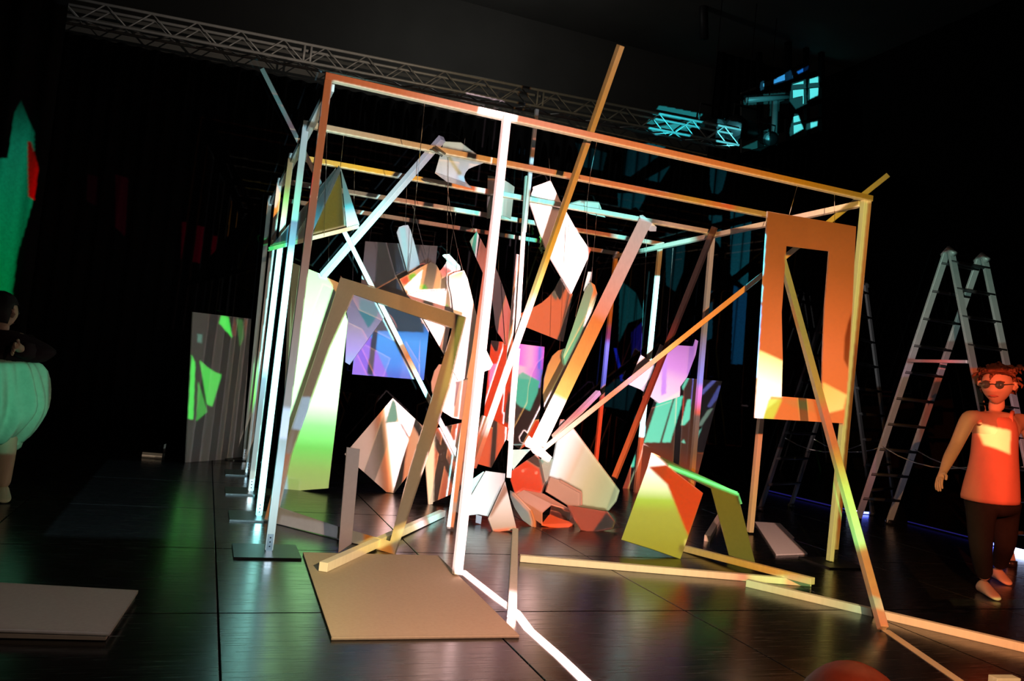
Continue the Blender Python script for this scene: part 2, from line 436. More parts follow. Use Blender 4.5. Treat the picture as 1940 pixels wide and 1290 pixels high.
PB.paint([ta, tb, tb + Vector((0, 0, .3)), ta + Vector((0, 0, .3))], [(0, c(24, 25, 26)), (.35, c(84, 76, 68)), (.6, c(60, 52, 40)), (.78, c(34, 30, 22)), (1, c(16, 15, 13))], .55, cosf=.6, axis=(ta, tb), grow=2)
q0 = lambda x, z: ta + td * ((P(x, 250, 6) - ta).dot(td)) + Vector((0, 0, z))
PA.paint([q0(1225, -.05), q0(1300, -.05), q0(1330, .34), q0(1250, .34)], c(60, 190, 200), .4, cosf=.6, grow=0)
PA.paint([q0(1352, -.05), q0(1396, -.05), q0(1396, .34), q0(1352, .34)], c(110, 230, 240), .4, cosf=.6, grow=0)
PB.paint([q0(636, .2), q0(660, .2), q0(660, .3), q0(636, .3)], c(170, 90, 70), .4, cosf=.6, grow=0)
PB.paint([q0(980, .0), q0(1010, .0), q0(1010, .3), q0(980, .3)], c(130, 120, 40), .4, cosf=.6, grow=0)

# gallery at the upper right: pale wall panel, railing frame, pipes and lamps
GY = 9.6
gp = PL((10, GY, 6), 0, 0)
gal = empty('lighting_gallery', P(1500, 270, GY)); tag(gal, 'dark scaffold gallery with railing against a pale wall at upper right', 'gallery')
board('wall_panel', [(1405, 175), (1560, 110), (1560, 245), (1440, 290), (1405, 290)], gp, .05, 'grey', parent=gal)
board('deck', [(1395, 292), (1565, 248), (1565, 262), (1395, 306)], PL((10, GY - .9, 6), 0, 0), .8, 'dark', parent=gal)
for x0_, y0_, x1_, y1_, yy, w in ((1438, 100, 1442, 290, -.2, .10), (1493, 80, 1497, 272, -.25, .11), (1527, 90, 1530, 262, -.2, .09), (1556, 80, 1558, 250, -.2, .1),
                                  (1400, 186, 1545, 140, -.4, .12), (1480, 168, 1565, 160, -.3, .09), (1470, 218, 1580, 184, -.35, .10), (1436, 160, 1530, 118, -.3, .05), (1500, 236, 1560, 222, -.25, .05)):
    vs, fs = boxgeo(P(x0_, y0_, GY + yy), P(x1_, y1_, GY + yy), w, w)
    link_mesh('rail', vs, fs, M['dark'], gal)
for x, y, w_ in ((1508, 206, 26), (1470, 240, 30)):
    board('equipment_case', [(x - w_ / 2, y - 18), (x + w_ / 2, y - 24), (x + w_ / 2, y + 10), (x - w_ / 2, y + 17)], PL((10, GY - .7, 6), 10, 0), .25, 'dark', parent=gal)
cy1 = c(96, 226, 232)
for poly, cc in (([(1500, 158), (1526, 150), (1528, 196), (1507, 206), (1495, 190)], cy1), ([(1532, 150), (1552, 145), (1550, 180), (1530, 190)], cy1),
                 ([(1505, 215), (1511, 215), (1522, 244), (1496, 258), (1496, 245)], cy1), ([(1528, 234), (1549, 230), (1548, 238), (1527, 246)], cy1),
                 ([(1466, 152), (1498, 132), (1502, 148), (1466, 160)], c(60, 150, 220)), ([(1510, 136), (1532, 124), (1530, 132), (1512, 140)], c(30, 100, 190)),
                 ([(1440, 156), (1447, 152), (1447, 168), (1440, 172)], c(80, 180, 230)), ([(1446, 248), (1455, 244), (1456, 268), (1444, 270)], cy1),
                 ([(1405, 280), (1445, 262), (1470, 266), (1440, 285)], c(20, 70, 72))):
    PA.paint([on(gp, *q) for q in poly], cc, .2, Vector((0, -1, 0)), grow=0)
lb = P(1450, 186, 8.6)
bar = tube('lighting_bar', [P(1414, 190, 8.6), P(1492, 184, 8.6)], .055, 'alu', None, 10); tag(bar, 'short silver lighting bar hanging in front of the gallery', 'bar')
PA.paint([P(1410, 182, 8.6), P(1496, 176, 8.6), P(1496, 196, 8.6), P(1410, 200, 8.6)], c(24, 74, 78), .4, cosf=.6, grow=0)
bar2 = tube('upright_pipe', [P(1469, 190, 8.7), P(1466, 275, 8.7)], .06, 'alu', None, 10); tag(bar2, 'upright pipe standing under the short lighting bar of the gallery', 'pipe')
PA.paint([P(1460, 195, 8.7), P(1478, 195, 8.7), P(1474, 275, 8.7), P(1458, 275, 8.7)], c(14, 52, 54), .4, cosf=.6, grow=0)
def lamp(px, py, Y, s, label, d=Vector((-.3, -.9, -.35))):
    p = P(px, py, Y); t = empty('stage_lamp', p); tag(t, label, 'lamp'); d = d.normalized()
    tube('lamp_body', [p - d * .3 * s, p - d * .1 * s, p + d * .2 * s, p + d * .34 * s], [.09 * s, .13 * s, .13 * s, .16 * s], 'black', t, 12)
    tube('lens_barrel', [p + d * .341 * s, p + d * .35 * s], .12 * s, 'darkalu', t, 12)
    tube('safety_cable', [p + Vector((0, 0, .3 * s)), Vector((p.x, p.y, 8.99))], .008, 'black', t, 5)
    tube('yoke', [p + Vector((-.2 * s, 0, 0)), p + Vector((-.2 * s, 0, .3 * s)), p + Vector((.2 * s, 0, .3 * s)), p + Vector((.2 * s, 0, 0))], .018 * s, 'darkalu', t, 6)
lamp(1346, 238, 7.3, 1.2, 'black stage lamp above the truss, left of the gallery')
lamp(1412, 246, 8.3, 1.5, 'black stage lamp between the truss end and the gallery rail', Vector((-.8, -.5, -.2)))
lamp(1451, 262, 8.6, 1.0, 'black stage lamp under the upright pipe by the gallery')
for (x, y, Y) in ((1316, 236, 7.6), (1302, 240, 7.6)):
    pass
pp = board('ceiling_duct', [(1230, 243), (1318, 228), (1322, 240), (1240, 252)], PL(P(1280, 240, 7.9), 0, -20), .12, 'grey', A=c(34, 110, 116), alb=.2, label='pale duct end behind the right part of the truss', cat='duct')
dp = tube('drop_pipe', [P(1332, -40, 9), P(1334, 74, 9)], .09, 'darkalu', None, 10); tag(dp, 'dark pipe dropping from the ceiling at upper right', 'pipe')

# ================================================================== THE TIMBER FRAME (five portals joined by two rails)
W, H, D = 4.243, 2.86, 1.041
fr = empty('timber_scaffold', (W / 2, 2.08, 0)); tag(fr, 'room-sized pine frame of five portals with steel foot plates on black floor', 'frame')
hb = .023
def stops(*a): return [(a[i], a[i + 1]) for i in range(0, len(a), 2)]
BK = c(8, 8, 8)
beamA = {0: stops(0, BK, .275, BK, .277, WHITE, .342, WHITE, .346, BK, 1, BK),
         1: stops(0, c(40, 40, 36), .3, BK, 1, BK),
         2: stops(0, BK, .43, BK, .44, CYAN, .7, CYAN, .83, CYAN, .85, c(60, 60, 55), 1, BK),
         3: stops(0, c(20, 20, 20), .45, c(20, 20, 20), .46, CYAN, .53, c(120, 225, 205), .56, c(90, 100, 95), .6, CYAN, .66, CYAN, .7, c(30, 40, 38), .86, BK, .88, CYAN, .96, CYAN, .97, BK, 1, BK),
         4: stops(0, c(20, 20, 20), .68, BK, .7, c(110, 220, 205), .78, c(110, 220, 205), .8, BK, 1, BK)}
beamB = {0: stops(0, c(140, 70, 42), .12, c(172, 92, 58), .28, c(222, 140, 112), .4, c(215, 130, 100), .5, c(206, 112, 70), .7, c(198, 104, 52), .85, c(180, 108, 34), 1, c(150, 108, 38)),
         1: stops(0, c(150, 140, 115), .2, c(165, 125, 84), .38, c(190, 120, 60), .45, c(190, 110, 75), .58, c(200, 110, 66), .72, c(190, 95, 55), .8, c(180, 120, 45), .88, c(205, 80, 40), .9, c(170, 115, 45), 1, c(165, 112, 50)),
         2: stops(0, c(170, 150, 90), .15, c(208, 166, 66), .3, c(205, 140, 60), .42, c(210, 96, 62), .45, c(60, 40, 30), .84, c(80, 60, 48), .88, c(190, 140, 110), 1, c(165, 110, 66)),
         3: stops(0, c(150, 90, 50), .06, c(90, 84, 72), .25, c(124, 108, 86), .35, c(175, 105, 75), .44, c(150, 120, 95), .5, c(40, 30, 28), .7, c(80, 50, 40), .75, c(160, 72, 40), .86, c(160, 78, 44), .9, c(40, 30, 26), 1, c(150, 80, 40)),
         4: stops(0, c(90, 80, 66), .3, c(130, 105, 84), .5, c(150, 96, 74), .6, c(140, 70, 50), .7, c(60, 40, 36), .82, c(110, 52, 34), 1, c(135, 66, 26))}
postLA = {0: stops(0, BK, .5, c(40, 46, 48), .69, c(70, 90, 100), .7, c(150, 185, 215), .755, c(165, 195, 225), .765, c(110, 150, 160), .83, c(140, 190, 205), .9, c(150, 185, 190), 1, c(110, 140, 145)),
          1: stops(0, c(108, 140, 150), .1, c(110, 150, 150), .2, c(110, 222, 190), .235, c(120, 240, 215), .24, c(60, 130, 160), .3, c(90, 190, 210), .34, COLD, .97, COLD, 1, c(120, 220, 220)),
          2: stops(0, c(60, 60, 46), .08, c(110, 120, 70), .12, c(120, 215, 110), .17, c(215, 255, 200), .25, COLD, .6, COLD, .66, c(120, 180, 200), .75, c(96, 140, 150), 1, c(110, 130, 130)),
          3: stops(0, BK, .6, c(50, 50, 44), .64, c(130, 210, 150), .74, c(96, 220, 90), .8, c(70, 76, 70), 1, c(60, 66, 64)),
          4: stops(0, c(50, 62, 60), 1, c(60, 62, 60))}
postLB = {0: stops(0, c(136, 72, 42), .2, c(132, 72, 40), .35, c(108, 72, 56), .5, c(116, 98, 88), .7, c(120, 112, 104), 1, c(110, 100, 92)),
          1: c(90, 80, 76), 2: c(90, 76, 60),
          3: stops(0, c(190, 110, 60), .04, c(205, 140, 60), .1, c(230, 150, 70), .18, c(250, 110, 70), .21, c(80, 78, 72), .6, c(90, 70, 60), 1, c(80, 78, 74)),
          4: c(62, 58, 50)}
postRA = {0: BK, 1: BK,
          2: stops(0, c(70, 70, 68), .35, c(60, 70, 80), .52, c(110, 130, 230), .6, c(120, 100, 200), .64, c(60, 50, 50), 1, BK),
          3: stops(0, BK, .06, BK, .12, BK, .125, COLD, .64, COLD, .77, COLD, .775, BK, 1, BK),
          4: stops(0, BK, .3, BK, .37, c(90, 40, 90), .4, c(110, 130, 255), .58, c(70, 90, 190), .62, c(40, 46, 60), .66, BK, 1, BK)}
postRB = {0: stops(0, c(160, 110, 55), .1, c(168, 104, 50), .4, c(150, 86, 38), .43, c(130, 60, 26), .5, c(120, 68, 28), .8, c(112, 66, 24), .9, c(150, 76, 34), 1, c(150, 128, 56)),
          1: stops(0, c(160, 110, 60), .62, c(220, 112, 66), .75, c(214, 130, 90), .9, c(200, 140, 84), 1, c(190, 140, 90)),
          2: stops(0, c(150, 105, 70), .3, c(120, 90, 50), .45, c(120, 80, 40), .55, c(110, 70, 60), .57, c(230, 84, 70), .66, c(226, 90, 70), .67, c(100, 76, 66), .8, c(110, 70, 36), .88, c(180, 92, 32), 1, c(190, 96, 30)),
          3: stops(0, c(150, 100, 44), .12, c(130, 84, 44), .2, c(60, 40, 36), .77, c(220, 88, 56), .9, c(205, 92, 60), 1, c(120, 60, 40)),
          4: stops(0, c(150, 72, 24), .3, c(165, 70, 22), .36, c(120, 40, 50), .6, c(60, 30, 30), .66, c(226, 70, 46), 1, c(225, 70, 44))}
PW = .046
posts = []
LT = [P(q[0], q[1], k * D) for k, q in enumerate(((616, 138), (574, 228.5), (546.7, 290), (525.6, 337), (508, 370.5)))]
RT = [P(q[0], q[1], k * D) for k, q in enumerate(((1648.5, 371), (1481, 408), (1354, 437), (1255, 459), (1170.5, 477)))]
LB = [P(q[0], q[1], k * D) for k, q in enumerate(((501.5, 1039), (484, 973), (469.5, 928), (464.6, 889), (459, 866)))]
RB = [P(q[0], q[1], k * D) for k, q in enumerate(((1583, 1058), (1425, 1007), (1309, 966), (1208, 933), (1129, 905)))]
for i in range(5):
    Y = i * D
    zl, zr = LT[i].z - hb, RT[i].z - hb
    b1, b2 = Vector((LT[i].x + .002, Y, zl)), Vector((RT[i].x + .012, Y, zr))
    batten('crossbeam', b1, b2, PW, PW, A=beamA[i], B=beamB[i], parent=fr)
    if i < 4:
        e = Vector((0, hb, 0)); dz = Vector((0, 0, -hb))
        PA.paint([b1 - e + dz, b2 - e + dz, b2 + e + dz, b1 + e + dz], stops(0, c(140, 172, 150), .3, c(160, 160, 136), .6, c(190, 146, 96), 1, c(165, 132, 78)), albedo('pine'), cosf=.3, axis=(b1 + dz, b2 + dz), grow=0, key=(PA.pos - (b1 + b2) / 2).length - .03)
    for left, pa_, pb_ in ((True, postLA[i], postLB[i]), (False, postRA[i], postRB[i])):
        t_, f_ = (LT[i], LB[i]) if left else (RT[i], RB[i])
        o_ = hb if left else -hb
        p_t = Vector((t_.x + o_, Y, t_.z - 2 * hb)); p_b = Vector((f_.x + o_, Y, .014))
        x = p_b.x
        if i == 0 and not left: batten('post_strip', p_t + Vector((-.036, 0, 0)), p_b + Vector((-.036, 0, .004)), .026, PW, A=c(40, 40, 30), B=c(196, 176, 96), parent=fr)
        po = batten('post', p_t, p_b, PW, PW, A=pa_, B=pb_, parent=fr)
        posts.append(po)
        if not left and i > 0: continue
        vs, fs = boxgeo((x - .2, Y - .02, .006), (x + .17, Y - .02, .006), .34, .012)
        link_mesh('base_plate', vs, fs, M['steel'], fr)
        vs, fs = boxgeo((x, Y - .027, .012), (x, Y - .027, .11), .034, .004)
        link_mesh('bracket', vs, fs, M['zinc'], po)
        for zz in (.04, .065, .09):
            tube('screw', [(x, Y - .029, zz), (x, Y - .033, zz)], .005, 'steel', po, 6)
batten('side_rail', LT[0] + Vector((.045, .03, -.07)), LT[4] + Vector((.045, 0, -.07)), PW, PW, A=c(110, 140, 145), B=c(60, 60, 56), parent=fr, cosf=.4)
batten('side_rail', RT[0] + Vector((-.06, .03, -.07)), RT[4] + Vector((-.045, 0, -.07)), PW, PW, A=stops(0, BK, .6, BK, .66, BK, .7, c(150, 240, 220), .88, c(150, 240, 220), .9, BK, 1, BK),
       B=stops(0, c(205, 160, 110), .25, c(200, 150, 120), .5, c(190, 148, 110), .6, c(150, 110, 90), .9, c(60, 50, 44), 1, c(120, 70, 36)), parent=fr, cosf=.4)

# ================================================================== LOOSE BATTENS
def loose(label, p1, p2, w=.044, h=.044, name='timber_batten', **k):
    o = batten(name, p1, p2, w, h, **k); return tag(o, label, 'batten')
loose('white-lit batten leaning from the floor up to the front crossbeam', G(866, 1088, .02), P(960, 222, -.05), .05, .05, A=WHITE, B=c(120, 60, 50), cosf=.85)
loose('long golden batten rising far above the front crossbeam', P(1176, 86, -.12), P(897, 884, 1.5), .038, .05,
      A=stops(0, BK, .42, BK, .5, c(120, 110, 30), .58, c(240, 235, 150), .64, WHITE, .88, WHITE, .93, c(180, 90, 60), 1, c(90, 40, 30)),
      B=stops(0, c(150, 105, 64), .2, c(160, 106, 50), .35, c(190, 120, 56), .45, c(200, 130, 50), .6, c(230, 130, 60), 1, c(220, 90, 60)))
loose('grey batten reaching up behind the front crossbeam, blue-lit in one spot', P(1017, 207, 1.15), P(993, 440, 1.25), .03, .03,
      A=stops(0, c(60, 66, 70), .25, c(40, 44, 46), .39, BK, .4, c(150, 220, 245), .64, c(150, 220, 245), .66, BK, 1, BK), B=stops(0, c(40, 34, 30), .4, c(110, 66, 36), 1, c(90, 50, 40)))
loose('slim white batten hanging upright in the middle of the structure', P(998, 334, 1.35), P(964, 905, 1.0), .03, .03,
      A=stops(0, c(150, 225, 210), .15, c(190, 255, 245), .25, WHITE, 1, WHITE), B=c(130, 60, 46))
loose('white and orange board end hanging beside the slim upright batten', P(980, 660, 1.1), P(969, 792, 1.05), .04, .03, A=stops(0, WHITE, 1, WHITE), B=c(220, 140, 70))
loose('red-lit lath with pale top, left of the slim white batten', P(982, 482, 1.7), P(962, 700, 1.6), .042, .012, A=stops(0, c(150, 120, 125), .18, c(140, 110, 112), .2, c(60, 40, 40), .6, c(60, 40, 40), .8, c(200, 150, 90), 1, c(240, 220, 200)), B=stops(0, c(100, 70, 70), .2, c(226, 100, 80), 1, c(222, 110, 70)))
loose('pink-lit batten standing on floor behind the white-lit front batten', P(941, 372, 2.0), G(853, 1000, .02), .05, .05,
      A=stops(0, c(120, 190, 185), .1, c(100, 90, 90), .2, BK, .45, c(80, 50, 30), .55, COLD, .85, COLD, 1, c(235, 230, 220)), B=stops(0, c(170, 150, 145), .1, c(210, 120, 110), .3, c(226, 112, 90), .5, c(245, 150, 100), 1, c(210, 120, 80)))
pk = loose('wide plank with crossed ends leaning into the centre heap', P(1222, 420, 1.95), P(1018, 842, 1.35), .125, .03, name='plank',
      A=stops(0, c(120, 116, 112), .2, c(110, 90, 86), .4, c(70, 50, 40), .62, c(70, 60, 40), .78, c(150, 130, 70), .82, WHITE, 1, WHITE),
      B=stops(0, c(170, 140, 128), .25, c(205, 140, 122), .42, c(232, 130, 105), .46, c(226, 110, 50), .7, c(236, 150, 76), .8, c(240, 175, 100), 1, c(200, 140, 110)), up=Vector((-.3, -.9, .2)))
board('end_cleat', [(1212, 408), (1218, 407), (1244, 430), (1243, 438), (1232, 438), (1216, 425)], PL(P(1226, 420, 1.93), -15, 0), .02, parent=pk, A=c(110, 105, 104), B=c(172, 150, 142))
board('end_cleat', [(995, 836), (1002, 825), (1046, 866), (1040, 875), (1010, 858)], PL(P(1018, 848, 1.3), -15, 10), .02, parent=pk, A=WHITE, B=c(180, 120, 90))
board('end_cleat', [(1001, 826), (1010, 832), (1018, 845), (1008, 850), (996, 845), (994, 838)], PL(P(1008, 840, 1.27), -15, 20), .02, parent=pk, A=WHITE, B=c(180, 120, 90))
loose('long ochre batten running from upper right corner down to the heap', P(1682, 332, .14), P(1030, 850, 1.55), .04, .042,
      A=stops(0, BK, .5, BK, .62, c(60, 40, 26), .66, c(120, 90, 60), .75, c(200, 120, 140), .8, c(90, 60, 50), 1, c(240, 230, 220)), B=stops(0, c(120, 96, 40), .2, c(170, 125, 40), .35, c(190, 120, 50), .5, c(206, 116, 50), .62, c(245, 140, 66), .66, c(250, 176, 96), .75, c(240, 140, 120), .85, c(250, 130, 70), 1, c(255, 180, 130)))
loose('green-edged batten passing through the hanging orange frame to the floor', P(1482, 492, .22), G(1673, 1190, .02), .046, .046,
      A=stops(0, BK, .5, BK, .54, c(70, 110, 30), .62, c(90, 215, 90), .76, c(100, 245, 130), .79, c(40, 60, 30), .82, BK, 1, BK),
      B=stops(0, c(176, 152, 72), .2, c(164, 140, 70), .38, c(196, 140, 66), .42, c(230, 112, 70), .52, c(200, 110, 60), .8, c(180, 112, 60), .88, c(184, 120, 62), 1, c(196, 104, 64)))
loose('dark stained batten leaning in front of the purple boards', P(1354, 430, 1.9), G(1150, 940, .02), .05, .05, mt='darkwood',
      A=BK, B=stops(0, c(36, 24, 20), .35, c(44, 22, 18), .5, c(120, 34, 26), .65, c(150, 52, 34), .85, c(200, 84, 48), .97, c(205, 88, 50), .98, c(40, 40, 16), 1, c(40, 44, 18)), cosf=.6)
loose('short pink-lit batten end sticking out of the heap to the right', P(1134, 743, 1.75), P(1050, 828, 1.5), .05, .04, A=stops(0, c(200, 140, 190), .5, c(150, 90, 110), 1, c(220, 200, 190)), B=stops(0, c(190, 130, 160), .5, c(235, 120, 110), 1, c(240, 120, 80)))
loose('long thin batten crossing the left corner from top left to the heap', P(497, 131, 2.0), P(888, 905, 1.3), .034, .036,
      A=stops(0, c(62, 92, 90), .1, c(70, 104, 106), .14, c(80, 70, 82), .2, c(60, 136, 128), .28, c(90, 130, 135), .38, COLD, .5, COLD, .66, COLD, .67, c(60, 120, 110), .7, c(60, 40, 30), .73, c(240, 200, 170), .76, COLD, .84, c(190, 215, 250), .9, WHITE, 1, WHITE), B=stops(0, c(30, 26, 24), .4, c(80, 50, 40), .68, c(200, 110, 60), .72, c(200, 110, 60), .76, c(120, 70, 60), 1, c(120, 70, 60)))
bt = loose('white batten tied to the second crossbeam and sloping down to the left', P(838, 262, .98), P(612, 522, 2.2), .05, .05,
      A=stops(0, c(110, 108, 125), .12, c(150, 150, 165), .25, c(165, 185, 195), .45, c(210, 245, 250), .6, COLD, 1, COLD), B=c(70, 60, 60))
for dx, dy in ((-14, 22), (-8, 18)):
    a_ = P(838 + dx - 6, 262 + dy - 3, .94); b_ = P(838 + dx + 14, 262 + dy + 12, .94)
    tube('lashing', [a_, b_], .008, 'curtain2', bt, 6)
loose('short pine batten lying with its end on the fibreboard sheet', G(612, 1074, .042), G(838, 972, .028), .05, .05, A=stops(0, c(50, 44, 36), .6, c(90, 90, 50), .75, c(230, 225, 180), .82, WHITE, .87, c(150, 110, 90), .9, COLD, 1, c(230, 225, 215)), B=stops(0, c(200, 155, 100), .5, c(205, 170, 100), .8, c(170, 130, 90), 1, c(160, 120, 100)), cosf=.45)
loose('pine batten on the floor pointing towards the viewer, in the middle', G(976, 1006, .022), G(970, 1162, .022), .044, .044, A=stops(0, c(60, 54, 46), .7, c(70, 60, 56), .78, WHITE, 1, WHITE), B=stops(0, c(170, 140, 96), .6, c(160, 120, 96), 1, c(200, 140, 120)), cosf=.4)
loose('long floor batten starting beside the middle batten', G(985, 1057, .022), G(1535, 1104, .022), .042, .042, A=stops(0, c(40, 36, 32), .8, c(70, 70, 50), 1, c(70, 90, 50)), B=stops(0, c(196, 158, 116), .5, c(190, 156, 108), .72, c(185, 128, 88), .76, c(176, 90, 66), .79, c(180, 164, 98), .9, c(176, 168, 98), .92, c(186, 120, 76), 1, c(160, 140, 76)), cosf=.45)
loose('ochre floor batten whose end lies over the long floor batten', G(1290, 1037, .022), G(1540, 1101, .07), .044, .044, A=stops(0, c(30, 26, 16), 1, c(50, 50, 20)), B=stops(0, c(160, 130, 70), .4, c(160, 112, 40), .7, c(170, 104, 42), 1, c(146, 124, 42)), cosf=.45)
loose('long floor batten running out to the right edge', G(1415, 1104, .022), G(1990, 1238, .022), .044, .044, A=stops(0, c(40, 46, 36), .32, c(40, 40, 30), .36, c(70, 80, 64), .4, c(40, 34, 26), 1, BK), B=stops(0, c(170, 164, 106), .2, c(186, 150, 100), .36, c(130, 128, 86), .42, c(190, 136, 90), .7, c(196, 132, 86), 1, c(176, 110, 70)), cosf=.45)
loose('short batten end on the floor behind the folded yellow boards', G(1340, 1020, .024), G(1372, 965, .024), .05, .05, A=BK, B=c(160, 112, 92), cosf=.45)
loose('batten end at the bottom right edge of the floor', G(1880, 1292, .024), G(1925, 1292, .024), .05, .05, A=BK, B=c(176, 132, 88), cosf=.45)

# tape lines on the floor
def tape(label, px, w, A, B):
    pts = [G(*q, .003) for q in px]; vs, fs = [], []
    for i, p in enumerate(pts):
        d = (pts[min(i + 1, len(pts) - 1)] - pts[max(i - 1, 0)]).normalized(); s = Vector((-d.y, d.x, 0)) * w / 2
        vs += [p + s, p - s, p - s - Vector((0, 0, .0025)), p + s - Vector((0, 0, .0025))]
    for i in range(len(pts) - 1):
        for k in range(4): fs.append((i * 4 + k, i * 4 + (k + 1) % 4, i * 4 + 4 + (k + 1) % 4, i * 4 + 4 + k))
    fs += [(0, 1, 2, 3), tuple((len(pts) - 1) * 4 + k for k in (3, 2, 1, 0))]
    o = link_mesh('floor_tape', vs, fs, M['tape']); tag(o, label, 'tape')
    for pr, col in ((PA, A), (PB, B)):
        for i in range(len(pts) - 1):
            pr.paint([vs[i * 4], vs[i * 4 + 4], vs[i * 4 + 5], vs[i * 4 + 1]], col, .75, Vector((0, 0, 1)), grow=1.5)
tape('white tape line lit bright on the floor from the front batten', [(874, 1080), (945, 1136), (977, 1158), (1002, 1192), (1060, 1243), (1130, 1310)], .052, WHITE, c(190, 130, 110))
tape('dim tape line on the floor from the foot of the green-edged batten', [(1676, 1192), (1740, 1236), (1850, 1312)], .05, BK, c(172, 112, 66))

# ================================================================== PANELS
UP = Vector((0, 0, 1))
# --- folded roof-like board at the upper left
roof = empty('folded_roof_board', P(590, 460, 1.38)); tag(roof, 'roof-shaped folded board hanging at upper left, dark outside and olive inside', 'panel')
board('outer_flap', [(636, 318, 1.53), (507, 475, 1.33), (548, 464, 1.28), (632, 330, 1.50)], None, .01, 'board', A=c(20, 52, 56), B=c(16, 16, 16), parent=roof)
board('outer_flap', [(634, 330, 1.50), (550, 462, 1.28), (560, 461, 1.28), (638, 330, 1.48)], None, .008, 'board', A=c(16, 30, 34), B=BK, parent=roof)
board('inner_flap', [(642, 313, 1.48), (561, 456, 1.23), (588, 449, 1.23), (646, 322, 1.48)], None, .012, 'board', A=stops(0, c(34, 58, 60), .5, c(28, 66, 74), .75, c(50, 140, 160), 1, c(90, 200, 215)), B=c(30, 28, 26), parent=roof, axis=((642, 313, 1.48), (575, 455, 1.28)))
board('back_flap', [(643, 316, 1.50), (590, 450, 1.63), (656, 432, 1.63)], None, .01, 'card', A=c(58, 60, 6), B=c(64, 52, 8), parent=roof, alb=.4)
board('side_flap', [(645, 316, 1.47), (657, 432, 1.30), (681, 425, 1.28)], None, .012, 'board', A=stops(0, c(70, 110, 108), .6, c(90, 150, 150), .68, c(80, 220, 230), .8, c(210, 250, 255), 1, COLD), B=c(40, 30, 30), parent=roof, axis=((645, 316, 1.48), (668, 428, 1.28)))
batten('bottom_strip', P(509, 472, 1.23), P(680, 429, 1.23), .02, .03, 'board', A=stops(0, c(60, 190, 100), .3, c(80, 220, 130), .42, c(200, 240, 200), .6, c(245, 245, 200), .85, c(230, 210, 170), 1, c(210, 255, 240)), B=c(70, 60, 40), parent=roof)
cord(P(645, 316, 1.48), P(652, 250, 1.04), roof); cord(P(614, 448, 1.22), P(620, 243, 1.04), roof)

# --- curved cut panel under the second crossbeam
cv = board('curved_cutout_panel', [(841, 268), (873, 270), (901, 291), (916, 309), (897, 316), (888, 320), (882, 327), (879, 335), (881, 343), (886, 350), (880, 347), (824, 328), (832, 300)], PL(P(860, 310, 1.35), -25, -25), .02, A=stops(0, c(150, 158, 140), .5, c(180, 180, 174), 1, c(190, 196, 215)), B=c(120, 100, 84), axis=((860, 268), (870, 345)),
           pa=[([(846, 296), (854, 298), (876, 330), (868, 332)], c(160, 150, 110)), ([(868, 333), (879, 333), (882, 345), (870, 338)], c(170, 225, 250))],
           label='pale board with a round bite cut out, hanging at the second crossbeam')
board('lower_flap', [(824, 328), (880, 347), (886, 350), (894, 357), (846, 344)], PL(P(860, 340, 1.33), -25, -50), .012, A=c(130, 124, 130), B=c(132, 120, 112), parent=cv)
cord(P(880, 272, 1.35), P(881, 262, 1.04), cv)

# --- cyan bent sheet behind the front batten
cs = sheet('bent_sheet', [((924, 332, 2.25), (922, 414, 2.25)), ((940, 335, 2.15), (935, 412, 2.15)), ((957, 342, 2.12), (952, 408, 2.12)), ((975, 354, 2.25), (968, 415, 2.25))], .01, A=stops(0, c(140, 225, 205), .4, c(215, 255, 245), 1, c(160, 240, 222)), B=c(90, 60, 56), label='bent turquoise-lit sheet behind the top of the front batten')
cord(P(950, 338, 2.14), P(951, 330, 2.08), cs)
# --- bright rhombus panel
dm = board('rhombus_panel', [(1043, 342), (1062, 381), (1093, 437), (1112, 465), (1113, 491), (1083, 556), (1036, 477), (1004, 384), (1007, 366), (1011, 357), (1010, 354)], PL(P(1060, 450, 2.28), -8, 8), .03, A=WHITE, B=c(150, 100, 80),
           pa=[([(1006, 368), (1064, 384), (1062, 388), (1006, 380)], c(120, 84, 70))], label='large blazing white rhombus panel hanging at the top centre')  # darker slide band paints the shadow of the third crossbeam
board('edge_flap', [(1112, 466), (1120, 472), (1113, 492)], PL(P(1115, 478, 2.26), -8, 8), .012, A=c(60, 30, 20), B=c(240, 100, 70), parent=dm)
cord(P(1115, 476, 2.24), P(1133, 258, 0), dm, .05); cord(P(1043, 345, 2.26), P(1040, 300, 1.04), dm)
# --- cyan wedge
wg = board('wedge_panel', [(1075, 388), (1099, 381), (1135, 384), (1141, 399), (1147, 412), (1119, 406)], PL(P(1110, 395, 2.3), 0, -40), .02, A=CYAN, B=c(60, 44, 40), pa=[([(1099, 380), (1109, 381), (1108, 384), (1102, 384)], c(110, 60, 50)), ([(1120, 398), (1136, 398), (1136, 406), (1120, 404)], c(130, 90, 80))], label='small turquoise-lit wedge lying across the third crossbeam')
cord(P(1135, 385, 2.3), P(1136, 402, 2.08), wg)
# --- foil tuft
tuft = []
tf = empty('foil_tuft', P(1030, 460, 2.4)); tag(tf, 'small tuft of green foil hanging beside the rhombus panel', 'decoration')
bmv, bmf = [], []
for i in range(60):
    p = P(1022 + random.random() * 14, 432 + random.random() * 45, 2.36 + random.random() * .08); d = Vector((random.uniform(-1, 1), random.uniform(-1, 1), random.uniform(-1, 1))).normalized() * .03
    e = d.cross(Vector((random.random(), random.random(), random.random()))).normalized() * .008
    k = len(bmv); bmv += [p - e, p + e, p + d + e, p + d - e]; bmf.append((k, k + 1, k + 2, k + 3))
o = link_mesh('foil_shreds', bmv, bmf, M['leaf'], tf); o['kind'] = 'stuff'
PA.paint([P(1020, 430, 2.4), P(1038, 430, 2.4), P(1040, 480, 2.4), P(1022, 480, 2.4)], c(80, 170, 90), .4, cosf=.6)

